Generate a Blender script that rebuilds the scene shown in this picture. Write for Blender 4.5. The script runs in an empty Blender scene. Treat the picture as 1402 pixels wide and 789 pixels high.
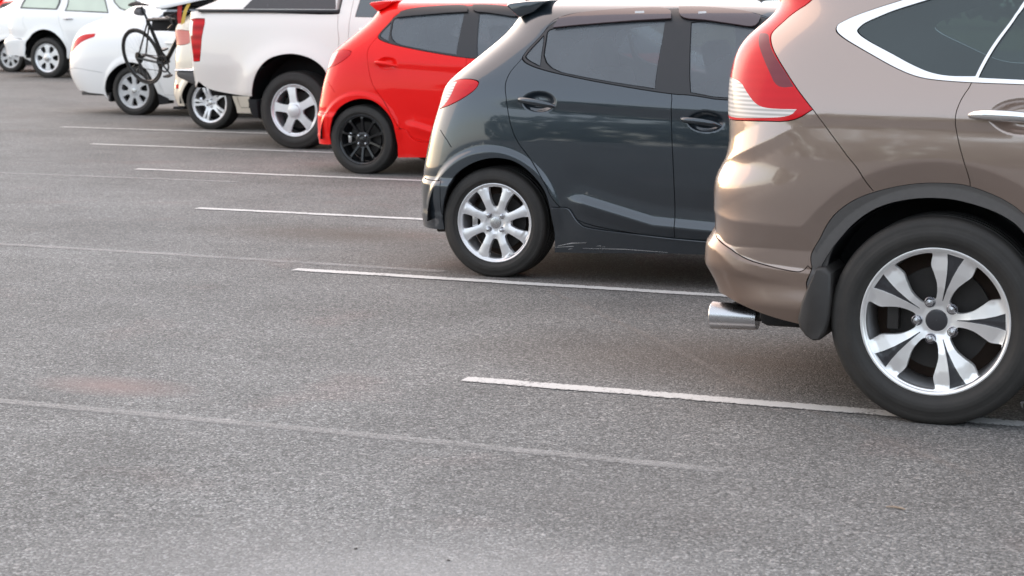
import bpy, bmesh, math, random
import numpy as np
from mathutils import Vector, Matrix
from mathutils.geometry import delaunay_2d_cdt

random.seed(7)
scene = bpy.context.scene
COL = scene.collection
R = math.radians

# ------------------------------------------------------------------ camera
cam_d = bpy.data.cameras.new('camera')
cam = bpy.data.objects.new('camera', cam_d); COL.objects.link(cam)
cam_d.sensor_width = 36; cam_d.lens = 2631/1402*36
cam_d.clip_start = .1; cam_d.clip_end = 3000
cr = Vector((0.92901961, 0.37001359, 0.00353505)); cu = Vector((-0.05771987, 0.13547172, 0.98909849)); cf = Vector((-0.36550099, 0.91909594, -0.14721302))
M = Matrix((( cr.x, cu.x, -cf.x, 0), (cr.y, cu.y, -cf.y, 0), (cr.z, cu.z, -cf.z, 1.4133), (0, 0, 0, 1)))
cam.matrix_world = M
cam_d.dof.use_dof = True; cam_d.dof.focus_distance = 7.6; cam_d.dof.aperture_fstop = 7.0
scene.camera = cam

# ------------------------------------------------------------------ sky and sun: low hazy sun behind the cars' tails
SUN_EL = 24.0
SUN_DIR = Vector((-0.90, 0.40, 0)).normalized()          # towards the sun, in plan
world = bpy.data.worlds.new('World'); scene.world = world; world.use_nodes = True
wn = world.node_tree.nodes; wl = world.node_tree.links
sky = wn.new('ShaderNodeTexSky'); sky.sky_type = 'NISHITA'; sky.sun_disc = False
sky.sun_elevation = R(SUN_EL); sky.sun_rotation = math.atan2(SUN_DIR.x, SUN_DIR.y)
sky.air_density = 1.0; sky.dust_density = 1.0; sky.ozone_density = 1.0; sky.altitude = 0
wn['Background'].inputs['Strength'].default_value = 0.15
veil = wn.new('ShaderNodeMix'); veil.data_type = 'RGBA'; veil.inputs[0].default_value = .66       # thin even high cloud over the clear sky
veil.inputs[7].default_value = (3.15, 3.2, 3.25, 1)
wl.new(sky.outputs['Color'], veil.inputs[6]); wl.new(veil.outputs[2], wn['Background'].inputs['Color'])
sun_d = bpy.data.lights.new('sun', 'SUN'); sun_d.energy = 0.7; sun_d.angle = R(100); sun_d.color = (1.0, .58, .32)
sun = bpy.data.objects.new('sun', sun_d); COL.objects.link(sun)
sv_ = Vector((SUN_DIR.x*math.cos(R(SUN_EL)), SUN_DIR.y*math.cos(R(SUN_EL)), math.sin(R(SUN_EL))))
sun.rotation_euler = sv_.to_track_quat('Z', 'Y').to_euler()
scene.view_settings.view_transform = 'Standard'; scene.view_settings.look = 'None'
scene.view_settings.exposure = 1.9; scene.view_settings.gamma = 1.0
scene.view_settings.use_curve_mapping = False

# ------------------------------------------------------------------ materials
def nodemat(name):
    m = bpy.data.materials.new(name); m.use_nodes = True
    nt = m.node_tree; b = nt.nodes['Principled BSDF']
    return m, nt, b
def N_(nt, t, **kw):
    n = nt.nodes.new(t)
    for k, v in kw.items():
        if k in n.inputs: n.inputs[k].default_value = v
        else: setattr(n, k, v)
    return n
def ramp(nt, fac, stops):
    r = nt.nodes.new('ShaderNodeValToRGB'); e = r.color_ramp.elements
    e[0].position, e[0].color = stops[0][0], (*stops[0][1], 1)
    e[1].position, e[1].color = stops[-1][0], (*stops[-1][1], 1)
    for p, c in stops[1:-1]:
        q = e.new(p); q.color = (*c, 1)
    nt.links.new(fac, r.inputs['Fac']); return r.outputs['Color']
def g3(v): return (v, v, v)
def noise(nt, vec, scale, detail=3, rough=.55):
    n = N_(nt, 'ShaderNodeTexNoise'); n.inputs['Scale'].default_value = scale
    n.inputs['Detail'].default_value = detail; n.inputs['Roughness'].default_value = rough
    nt.links.new(vec, n.inputs['Vector']); return n.outputs['Fac']
def mix(nt, fac, a, b, blend='MIX'):
    m = nt.nodes.new('ShaderNodeMix'); m.data_type = 'RGBA'; m.blend_type = blend
    for i, v in ((0, fac), (6, a), (7, b)):
        if isinstance(v, (int, float)): m.inputs[i].default_value = v
        elif isinstance(v, tuple): m.inputs[i].default_value = (*v, 1) if len(v) == 3 else v
        else: nt.links.new(v, m.inputs[i])
    return m.outputs[2]
def mth(nt, op, a, b=None, c=None, clamp=False):
    m = nt.nodes.new('ShaderNodeMath'); m.operation = op; m.use_clamp = clamp
    for i, v in enumerate((a, b, c)):
        if v is None: continue
        if isinstance(v, (int, float)): m.inputs[i].default_value = v
        else: nt.links.new(v, m.inputs[i])
    return m.outputs[0]
def geo(nt): return nt.nodes.new('ShaderNodeNewGeometry').outputs['Position']
def objc(nt): return nt.nodes.new('ShaderNodeTexCoord').outputs['Object']
def bump(nt, b, h, strength, dist):
    n = N_(nt, 'ShaderNodeBump'); n.inputs['Strength'].default_value = strength; n.inputs['Distance'].default_value = dist
    nt.links.new(h, n.inputs['Height']); nt.links.new(n.outputs[0], b.inputs['Normal'])

def paint(name, col, metal=.0, rough=.35, coat=1.0, dirt=.25, dirt_col=(.25, .21, .17), flake=.0, dz=.55, crough=.04, cior=1.6, spec=.5):
    m, nt, b = nodemat(name); p = objc(nt)
    n1 = noise(nt, p, 3.0, 5, .6); n2 = noise(nt, p, 38, 4, .65)
    sp = nt.nodes.new('ShaderNodeSeparateXYZ'); nt.links.new(p, sp.inputs[0])
    low = mth(nt, 'SUBTRACT', 1.0, mth(nt, 'DIVIDE', sp.outputs[2], dz), clamp=True)
    d = mth(nt, 'MULTIPLY', mth(nt, 'ADD', mth(nt, 'MULTIPLY', low, 1.3), .12), mth(nt, 'MULTIPLY', mth(nt, 'ADD', n1, n2), .6), clamp=True)
    d = mth(nt, 'MULTIPLY', d, dirt, clamp=True)
    c = mix(nt, mth(nt, 'MULTIPLY', n1, .12), col, tuple(x*.82 for x in col))
    nt.links.new(mix(nt, d, c, dirt_col), b.inputs['Base Color'])
    b.inputs['Metallic'].default_value = metal; b.inputs['Specular IOR Level'].default_value = spec
    nt.links.new(mth(nt, 'ADD', rough, mth(nt, 'MULTIPLY', d, .4), clamp=True), b.inputs['Roughness'])
    b.inputs['Coat Weight'].default_value = coat; b.inputs['Coat IOR'].default_value = cior
    nt.links.new(mth(nt, 'ADD', crough, mth(nt, 'MULTIPLY', d, .5), clamp=True), b.inputs['Coat Roughness'])
    wav = noise(nt, p, 5.0, 1, .4)
    bump(nt, b, wav, .05, .02)
    return m
def simple(name, col, rough=.5, metal=0, coat=0, var=.15, scale=20, bs=0, bd=.002, spec=.5):
    m, nt, b = nodemat(name); p = objc(nt)
    n = noise(nt, p, scale, 5, .6)
    nt.links.new(mix(nt, n, tuple(x*(1-var) for x in col), tuple(min(1, x*(1+var)) for x in col)), b.inputs['Base Color'])
    nt.links.new(mth(nt, 'ADD', rough-.06, mth(nt, 'MULTIPLY', n, .12), clamp=True), b.inputs['Roughness'])
    b.inputs['Metallic'].default_value = metal; b.inputs['Coat Weight'].default_value = coat
    b.inputs['Specular IOR Level'].default_value = spec
    if bs: bump(nt, b, noise(nt, p, scale*6, 3, .6), bs, bd)
    return m
MAT = dict(
    brown=paint('brown_metallic_paint', (.290, .215, .176), .70, .31, 1, .10, crough=.06, cior=1.95),
    bumper=paint('brown_paint_shaded', (.20, .142, .112), .6, .36, .7, .12, crough=.12, cior=1.5),  # shaded copy of the SUV's brown paint, darkened for its lower bumper
    dark=paint('dark_slate_metallic_paint', (.026, .037, .048), .62, .28, 1, .12, (.16, .13, .11)),
    red=paint('red_paint', (.80, .004, .003), 0, .45, 1, .03, cior=1.3, spec=.1),
    pearl=paint('pearl_white_paint', (.78, .735, .68), .0, .35, 1, .25, (.45, .40, .33)),
    beige=paint('beige_paint', (.76, .68, .56), .05, .35, 1, .2),
    white=paint('white_paint', (.86, .85, .83), 0, .35, .8, .12),
    cream=paint('off_white_paint', (.82, .82, .82), .05, .35, 1, .2),
    black=simple('matt_black_plastic', (.012, .012, .013), .75, spec=.25),
    trim=simple('satin_black_trim', (.016, .016, .018), .35),
    clad=simple('dark_grey_cladding', (.085, .080, .077), .55, bs=.15, scale=60, bd=.001),
    chrome=simple('chrome', (.80, .80, .80), .14, 1, var=.03),
    satin=simple('satin_silver', (.55, .55, .56), .28, 1, var=.05),
    alloy=simple('silver_alloy', (.72, .72, .73), .36, .6, coat=.4, var=.06),
    alloyd=simple('machined_alloy', (.86, .85, .84), .34, .75, coat=.3, var=.05),
    alloyg=simple('dark_grey_alloy_paint', (.045, .045, .050), .35, .5, coat=.5),
    gblack=simple('gloss_black_paint', (.006, .006, .007), .25, 0, coat=.3, spec=.4),
    plate=simple('grey_wheel_cover', (.50, .50, .50), .45, .2),
    iron=simple('brake_iron', (.030, .027, .025), .6, .4, var=.4),
    rust=simple('rusty_hub', (.05, .03, .02), .8, 0, var=.4),
    steel=simple('nut_steel', (.50, .50, .52), .2, 1),
    visor=simple('smoked_visor', (.050, .026, .030), .10, 0, coat=1, var=.05),
    flap=simple('mud_flap_rubber', (.035, .032, .030), .55, var=.3),
    stone=simple('pale_stone', (.32, .31, .29), .8),
    mark=simple('white_print', (.75, .75, .75), .5),
    yellow=simple('yellow_strap', (.62, .42, .08), .7, bs=.2), redstrap=simple('red_strap', (.50, .03, .03), .7),
    fabric=simple('grey_fabric', (.12, .12, .13), .8, bs=.4), bikesilver=simple('bike_silver', (.5, .5, .52), .3, 1),
    sun_flap=simple('muddy_brown_plastic', (.20, .135, .085), .5, var=.25),
)
def glass_dark(name, col, rough=.03, ior=1.7):
    m, nt, b = nodemat(name); p = objc(nt)
    n = noise(nt, p, 1.6, 3, .5)
    nt.links.new(mix(nt, n, tuple(x*.75 for x in col), tuple(x*1.25 for x in col)), b.inputs['Base Color'])
    b.inputs['Roughness'].default_value = .25; b.inputs['Coat Weight'].default_value = 1; b.inputs['Coat Roughness'].default_value = rough; b.inputs['Coat IOR'].default_value = ior
    bump(nt, b, noise(nt, p, 2.5, 1, .4), .04, .02)
    return m
MAT['glass'] = glass_dark('tinted_glass', (.030, .038, .040))
def glass_real(name, tint, dust, ior=1.6):
    m = bpy.data.materials.new(name); m.use_nodes = True; nt = m.node_tree; nt.nodes.clear()
    out = nt.nodes.new('ShaderNodeOutputMaterial'); p = objc(nt)
    tr = N_(nt, 'ShaderNodeBsdfTransparent'); tr.inputs[0].default_value = (*tint, 1)
    df = N_(nt, 'ShaderNodeBsdfDiffuse'); df.inputs[0].default_value = (*dust, 1)
    gl = N_(nt, 'ShaderNodeBsdfGlossy'); gl.inputs['Roughness'].default_value = .03
    fr = N_(nt, 'ShaderNodeFresnel'); fr.inputs[0].default_value = ior
    bp = N_(nt, 'ShaderNodeBump'); bp.inputs['Strength'].default_value = .05; bp.inputs['Distance'].default_value = .02
    nt.links.new(noise(nt, p, 2.2, 1, .4), bp.inputs['Height']); nt.links.new(bp.outputs[0], gl.inputs['Normal']); nt.links.new(bp.outputs[0], fr.inputs['Normal'])
    a = N_(nt, 'ShaderNodeMixShader'); b = N_(nt, 'ShaderNodeMixShader')
    nt.links.new(mth(nt, 'ADD', .30, mth(nt, 'MULTIPLY', noise(nt, p, 2.5, 4, .6), .25)), a.inputs[0]); nt.links.new(tr.outputs[0], a.inputs[1]); nt.links.new(df.outputs[0], a.inputs[2])
    nt.links.new(fr.outputs[0], b.inputs[0]); nt.links.new(a.outputs[0], b.inputs[1]); nt.links.new(gl.outputs[0], b.inputs[2]); nt.links.new(b.outputs[0], out.inputs[0])
    return m
MAT['glass_film'] = glass_real('filmed_window_glass', (.30, .34, .36), (.17, .195, .22), 1.72)
MAT['glass_film_teal'] = glass_real('teal_window_glass', (.26, .36, .36), (.075, .105, .110), 1.6)
MAT['canopy_glass'] = simple('brown_smoked_glass', (.045, .036, .034), .25, coat=.3)
MAT['seat'] = simple('grey_seat_cloth', (.16, .16, .165), .85)
MAT['glass_teal'] = glass_dark('teal_tinted_glass', (.016, .030, .034), .05, 1.42)
MAT['glass_blue'] = glass_dark('blue_tinted_glass', (.045, .058, .066))
MAT['glass_grey'] = glass_dark('grey_tinted_glass', (.10, .11, .12))
MAT['glass_pale'] = glass_dark('pale_green_glass', (.52, .58, .46))
def lens(name, col, rough=.08, stripes=0):
    m, nt, b = nodemat(name); p = objc(nt)
    w = N_(nt, 'ShaderNodeTexWave'); w.bands_direction = 'Z'; w.inputs['Scale'].default_value = stripes or 10; w.inputs['Distortion'].default_value = .0
    nt.links.new(p, w.inputs['Vector'])
    k = .8 if stripes else .08
    nt.links.new(mix(nt, mth(nt, 'MULTIPLY', w.outputs['Fac'], k), col, tuple(x*.45 for x in col)), b.inputs['Base Color'])
    b.inputs['Roughness'].default_value = .16; b.inputs['Specular IOR Level'].default_value = .22
    b.inputs['Subsurface Weight'].default_value = 0
    return m
MAT['lens_red'] = lens('red_lens', (.55, .012, .018))
MAT['lens_banded'] = lens('banded_red_lens', (.58, .010, .014), stripes=3.4)
MAT['lens_dark'] = lens('dark_red_lens', (.17, .04, .05))
MAT['lens_clear'] = lens('clear_lens', (.72, .69, .66), stripes=22)
MAT['lens_pink'] = lens('pale_red_lens', (.62, .22, .18))
def tyre_mat():
    m, nt, b = nodemat('tyre_rubber'); p = objc(nt)
    n = noise(nt, p, 14, 6, .65); n2 = noise(nt, p, 90, 3, .6)
    nt.links.new(mix(nt, mth(nt, 'MULTIPLY', n, .9), (.014, .0135, .013), (.044, .040, .036)), b.inputs['Base Color'])
    b.inputs['Roughness'].default_value = .62; b.inputs['Specular IOR Level'].default_value = .35
    sp = nt.nodes.new('ShaderNodeSeparateXYZ'); nt.links.new(p, sp.inputs[0])
    rr = mth(nt, 'SQRT', mth(nt, 'ADD', mth(nt, 'MULTIPLY', sp.outputs[0], sp.outputs[0]), mth(nt, 'MULTIPLY', sp.outputs[2], sp.outputs[2])))
    rings = mth(nt, 'SINE', mth(nt, 'MULTIPLY', rr, 520))
    h = mth(nt, 'ADD', mth(nt, 'MULTIPLY', rings, .12), mth(nt, 'MULTIPLY', n2, .5))
    bump(nt, b, h, .25, .003)
    return m
MAT['tyre'] = tyre_mat()

# bay geometry: line ends step along the row, lines and cars run along +X
LINES = [(-2.804, 6.52), (-4.816, 8.929), (-6.881, 11.376), (-8.970, 13.878), (-10.957, 16.16), (-12.757, 18.243), (-14.85, 20.75), (-16.9, 23.2), (-18.95, 25.6), (-21.0, 28.05), (-23.05, 30.5)]

def asphalt():
    m, nt, b = nodemat('worn_asphalt'); p = geo(nt)
    vor = N_(nt, 'ShaderNodeTexVoronoi'); vor.inputs['Scale'].default_value = 150; nt.links.new(p, vor.inputs['Vector'])
    vor2 = N_(nt, 'ShaderNodeTexVoronoi'); vor2.inputs['Scale'].default_value = 75; nt.links.new(p, vor2.inputs['Vector'])
    sepc = nt.nodes.new('ShaderNodeSeparateColor'); nt.links.new(vor.outputs['Color'], sepc.inputs[0])
    sepc2 = nt.nodes.new('ShaderNodeSeparateColor'); nt.links.new(vor2.outputs['Color'], sepc2.inputs[0])
    fine = noise(nt, p, 85, 6, .7); mid = noise(nt, p, 9, 5, .6); big = noise(nt, p, .55, 4, .55); big2 = noise(nt, p, 1.7, 4, .6)
    base = ramp(nt, sepc.outputs[0], [(0, (.072, .077, .078)), (.5, (.156, .163, .163)), (.85, (.236, .245, .245)), (1, (.40, .412, .41))])
    c = mix(nt, mth(nt, 'MULTIPLY', fine, .8), base, mix(nt, .5, base, (.12, .118, .116)))
    # dark pits, in drifts, and the odd pale stone
    drift = ramp(nt, noise(nt, p, 1.1, 5, .62), [(.38, g3(0)), (.62, g3(1))])
    clump = ramp(nt, noise(nt, p, 34, 5, .75), [(.36, g3(.42)), (.47, g3(1.))])
    c = mix(nt, mth(nt, 'ADD', mth(nt, 'MULTIPLY', drift, .75), .22), c, mix(nt, 1.0, c, clump, 'MULTIPLY'))
    pit = ramp(nt, fine, [(.30, g3(.0)), (.40, g3(1.))])
    c = mix(nt, .55, c, mix(nt, 1.0, c, pit, 'MULTIPLY'))
    pale = mth(nt, 'GREATER_THAN', sepc2.outputs[1], .985)
    c = mix(nt, mth(nt, 'MULTIPLY', pale, .45), c, (.42, .41, .40))
    # broad worn patches
    c = mix(nt, 1.0, c, ramp(nt, big, [(.30, g3(.86)), (.5, g3(1.0)), (.70, g3(1.16))]), 'MULTIPLY')
    c = mix(nt, 1.0, c, ramp(nt, big2, [(.32, g3(.86)), (.6, g3(1.06))]), 'MULTIPLY')
    sp = nt.nodes.new('ShaderNodeSeparateXYZ'); nt.links.new(p, sp.inputs[0])
    X, Y = sp.outputs[0], sp.outputs[1]
    # pale scoured patch in the lane
    def blob(cx, cy, ax, ay, soft=1.0):
        dx_ = mth(nt, 'DIVIDE', mth(nt, 'SUBTRACT', X, cx), ax); dy_ = mth(nt, 'DIVIDE', mth(nt, 'SUBTRACT', Y, cy), ay)
        q = mth(nt, 'SUBTRACT', 1.0, mth(nt, 'SQRT', mth(nt, 'ADD', mth(nt, 'MULTIPLY', dx_, dx_), mth(nt, 'MULTIPLY', dy_, dy_))), clamp=True)
        return mth(nt, 'MULTIPLY', q, mth(nt, 'ADD', big2, .45), clamp=True)
    c = mix(nt, mth(nt, 'MULTIPLY', blob(-1.85, 4.1, 1.3, .7), .75), c, (.285, .287, .285))
    c = mix(nt, mth(nt, 'MULTIPLY', blob(-1.75, 5.05, 1.1, .5), .35), c, (.10, .098, .096))
    for bx, by, ax, ay in ((-3.95, 5.95, .38, .20), (-1.55, 3.95, .75, .12), (-.9, 4.15, .3, .08)):      # faint red stains
        c = mix(nt, mth(nt, 'MULTIPLY', blob(bx, by, ax, ay), .9), c, (.225, .172, .163))
    # brown oil and soil film in the bays
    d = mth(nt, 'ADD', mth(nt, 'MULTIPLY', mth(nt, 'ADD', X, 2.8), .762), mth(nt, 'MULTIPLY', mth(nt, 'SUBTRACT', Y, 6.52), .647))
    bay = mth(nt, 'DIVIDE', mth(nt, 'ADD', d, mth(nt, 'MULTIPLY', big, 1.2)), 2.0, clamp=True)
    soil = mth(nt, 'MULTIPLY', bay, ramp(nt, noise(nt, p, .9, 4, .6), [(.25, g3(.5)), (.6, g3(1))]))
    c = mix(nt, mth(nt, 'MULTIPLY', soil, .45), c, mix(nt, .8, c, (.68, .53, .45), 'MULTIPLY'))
    for bx, by, ax, ay in ((-1.75, 7.35, 1.5, .75), (-3.3, 9.7, 1.9, .9), (-5.2, 10.5, 1.2, .6), (-6.4, 14.9, 1.6, .8)):      # old oil in the bays; its dark tone also paints in shade under the cars
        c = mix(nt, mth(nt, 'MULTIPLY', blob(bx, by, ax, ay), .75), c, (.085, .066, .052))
    pink = ramp(nt, noise(nt, p, 1.35, 3, .5), [(.60, g3(0)), (.70, g3(.5))])
    c = mix(nt, pink, c, mix(nt, 1.0, c, (1.06, .92, .90), 'MULTIPLY'))
    # browner, darker tone towards the far end of the row
    far = mth(nt, 'DIVIDE', mth(nt, 'SUBTRACT', Y, 13), 16, clamp=True)
    c = mix(nt, mth(nt, 'MULTIPLY', far, .35), c, mix(nt, .8, c, (.80, .72, .64), 'MULTIPLY'))
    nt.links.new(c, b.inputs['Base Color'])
    b.inputs['Roughness'].default_value = .88; b.inputs['Specular IOR Level'].default_value = .3
    h = mth(nt, 'ADD', mth(nt, 'MULTIPLY', vor.outputs['Distance'], -1.4), mth(nt, 'MULTIPLY', fine, 1.1))
    h = mth(nt, 'ADD', h, mth(nt, 'MULTIPLY', vor2.outputs['Distance'], -.8))
    bump(nt, b, h, .6, .0035)
    return m, c
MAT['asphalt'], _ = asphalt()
def line_paint(name, wear, col, soft=.07, top=1.0, bs=.5):
    m, nt, b = nodemat(name); p = geo(nt)
    fine = noise(nt, p, 70, 6, .75); mid = noise(nt, p, 5, 4, .6)
    f = mth(nt, 'ADD', mth(nt, 'MULTIPLY', fine, .75), mth(nt, 'MULTIPLY', mid, .5))
    oc = nt.nodes.new('ShaderNodeTexCoord').outputs['UV']
    sp = nt.nodes.new('ShaderNodeSeparateXYZ'); nt.links.new(oc, sp.inputs[0])
    e = mth(nt, 'MULTIPLY', mth(nt, 'ABSOLUTE', mth(nt, 'SUBTRACT', sp.outputs[1], .5)), 2.0)   # 0 middle .. 1 edge
    e = mth(nt, 'POWER', e, 4.0)
    f = mth(nt, 'ADD', f, mth(nt, 'MULTIPLY', e, .22))
    cut = ramp(nt, f, [(wear-soft, g3(top)), (wear+soft, g3(0))])
    c = mix(nt, mth(nt, 'MULTIPLY', fine, .5), col, tuple(x*.75 for x in col))
    nt.links.new(c, b.inputs['Base Color']); b.inputs['Roughness'].default_value = .8
    sepc = nt.nodes.new('ShaderNodeSeparateColor'); nt.links.new(cut, sepc.inputs[0])
    nt.links.new(sepc.outputs[0], b.inputs['Alpha'])
    bump(nt, b, fine, bs, .004)
    return m
MAT['line'] = line_paint('worn_white_line_paint', .76, (.56, .555, .54))
MAT['line_old'] = line_paint('nearly_gone_line_paint', .66, (.40, .40, .395), .16, .62)
MAT['line_dust'] = line_paint('dusty_scuff', .62, (.30, .27, .25), .2, .4)

# ------------------------------------------------------------------ object helpers
def tag(o, label=None, cat=None, group=None, kind=None):
    if label: o['label'] = label
    if cat: o['category'] = cat
    if group: o['group'] = group
    if kind: o['kind'] = kind
    return o
def empty(name, loc, rz=0, parent=None):
    o = bpy.data.objects.new(name, None); COL.objects.link(o); o.location = loc; o.rotation_euler = (0, 0, rz)
    o.empty_display_size = .2
    if parent: o.parent = parent
    return o
def link(name, me, mat, parent=None, loc=None):
    if mat is not None: me.materials.append(MAT[mat] if isinstance(mat, str) else mat)
    o = bpy.data.objects.new(name, me); COL.objects.link(o)
    if parent: o.parent = parent
    if loc is not None: o.location = loc
    return o
def mesh(name, V, F, mat, parent=None, smooth=True, loopn=None, loc=None):
    me = bpy.data.meshes.new(name)
    me.from_pydata([tuple(map(float, v)) for v in V], [], [tuple(map(int, f)) for f in F]); me.update()
    if smooth: me.polygons.foreach_set('use_smooth', [True]*len(me.polygons))
    if loopn is not None and len(loopn) == len(me.loops):
        me.normals_split_custom_set([tuple(map(float, n)) for n in loopn])
    return link(name, me, mat, parent, loc)
class MB:
    """collects simple solids into one mesh"""
    def __init__(s): s.V = []; s.F = []
    def add(s, V, F):
        k = len(s.V); s.V += [tuple(v) for v in V]; s.F += [tuple(i+k for i in f) for f in F]; return s
    def box(s, c, d, rot=None):
        V = [Vector((x*d[0]/2, y*d[1]/2, z*d[2]/2)) for x in (-1, 1) for y in (-1, 1) for z in (-1, 1)]
        if rot: V = [rot @ v for v in V]
        V = [v+Vector(c) for v in V]
        return s.add(V, [(0, 1, 3, 2), (4, 6, 7, 5), (0, 4, 5, 1), (2, 3, 7, 6), (0, 2, 6, 4), (1, 5, 7, 3)])
    def tube(s, pts, rad, n=12, cap=True, ry=None):
        pts = [Vector(p) for p in pts]; m = len(pts)
        rad = rad if isinstance(rad, (list, tuple)) else [rad]*m
        V = []; F = []; up = Vector((0, 0, 1)); prev = None
        for i, p in enumerate(pts):
            t = (pts[min(i+1, m-1)]-pts[max(i-1, 0)]).normalized()
            a = prev or (up if abs(t.z) < .9 else Vector((0, 1, 0)))
            x = a - t*a.dot(t); x.normalize(); prev = x; y = t.cross(x)
            for k in range(n):
                q = 2*math.pi*k/n
                V.append(p + x*(rad[i]*math.cos(q)*(ry or 1)) + y*(rad[i]*math.sin(q)))
        for i in range(m-1):
            for k in range(n): F.append((i*n+k, i*n+(k+1) % n, (i+1)*n+(k+1) % n, (i+1)*n+k))
        if cap: F.append(tuple(range(n))[::-1]); F.append(tuple(range((m-1)*n, m*n)))
        return s.add(V, F)
    def prism(s, poly, y0, y1):
        n = len(poly); V = [(x, y0, z) for x, z in poly]+[(x, y1, z) for x, z in poly]
        F = [tuple(range(n)), tuple(range(2*n-1, n-1, -1))]+[(i, i+n, (i+1) % n+n, (i+1) % n) for i in range(n)]
        return s.add(V, F)
    def lathe(s, prof, n=64, closed=False):
        """profile (radius, y) spun about the y axis"""
        V = []; F = []; m = len(prof)
        for k in range(n):
            q = 2*math.pi*k/n
            for r, y in prof: V.append((r*math.cos(q), y, r*math.sin(q)))
        for k in range(n):
            k2 = (k+1) % n
            for i in range(m if closed else m-1):
                j = (i+1) % m
                F.append((k*m+i, k*m+j, k2*m+j, k2*m+i))
        return s.add(V, F)
    def build(s, name, mat, parent=None, smooth=False, bevel=0, loc=None, seg=2, fix=True):
        me = bpy.data.meshes.new(name); me.from_pydata([tuple(v) for v in s.V], [], s.F)
        bm = bmesh.new(); bm.from_mesh(me)
        if fix: bmesh.ops.recalc_face_normals(bm, faces=bm.faces)
        if bevel:
            bmesh.ops.bevel(bm, geom=[e for e in bm.edges if len(e.link_faces) == 2 and e.calc_face_angle(0) > .5], offset=bevel, segments=seg, affect='EDGES', profile=.5)
        bm.to_mesh(me); bm.free()
        o = link(name, me, mat, parent, loc)
        if smooth or bevel:
            me.polygons.foreach_set('use_smooth', [True]*len(me.polygons))
            me.set_sharp_from_angle(angle=R(40))
        return o
def copy_tree(o, parent=None):
    c = o.copy(); COL.objects.link(c); c.parent = parent
    for ch in list(o.children): copy_tree(ch, c)
    return c

# ------------------------------------------------------------------ the curved skin of a car and how it is cut into panels
def spline(t, y):
    """natural cubic spline -> callable"""
    t = np.asarray(t, float); y = np.asarray(y, float); n = len(t)
    h = np.diff(t); A = np.zeros((n, n)); b = np.zeros(n)
    A[0, 0] = A[-1, -1] = 1
    for i in range(1, n - 1):
        A[i, i-1] = h[i-1]; A[i, i] = 2*(h[i-1]+h[i]); A[i, i+1] = h[i]
        b[i] = 6*((y[i+1]-y[i])/h[i] - (y[i]-y[i-1])/h[i-1])
    M = np.linalg.solve(A, b)
    def fn(x):
        x = np.clip(np.asarray(x, float), t[0], t[-1])
        i = np.clip(np.searchsorted(t, x, side='right')-1, 0, n-2)
        a = (t[i+1]-x)/h[i]; c = (x-t[i])/h[i]
        return a*y[i]+c*y[i+1]+((a**3-a)*M[i]+(c**3-c)*M[i+1])*h[i]**2/6
    return fn

def smooth01(x):
    x = np.clip(x, 0, 1); return x*x*(3-2*x)

def curve2(pts, n=600):
    """C2 curve through 2D points, resampled by arc length: (s, a, b)"""
    p = np.asarray(pts, float)
    c = np.r_[0, np.cumsum(np.sqrt(np.hypot(*np.diff(p, axis=0).T)))]
    u = np.linspace(0, c[-1], n)
    a = spline(c, p[:, 0])(u); b = spline(c, p[:, 1])(u)
    s = np.r_[0, np.cumsum(np.hypot(np.diff(a), np.diff(b)))]
    return s, a, b

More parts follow.
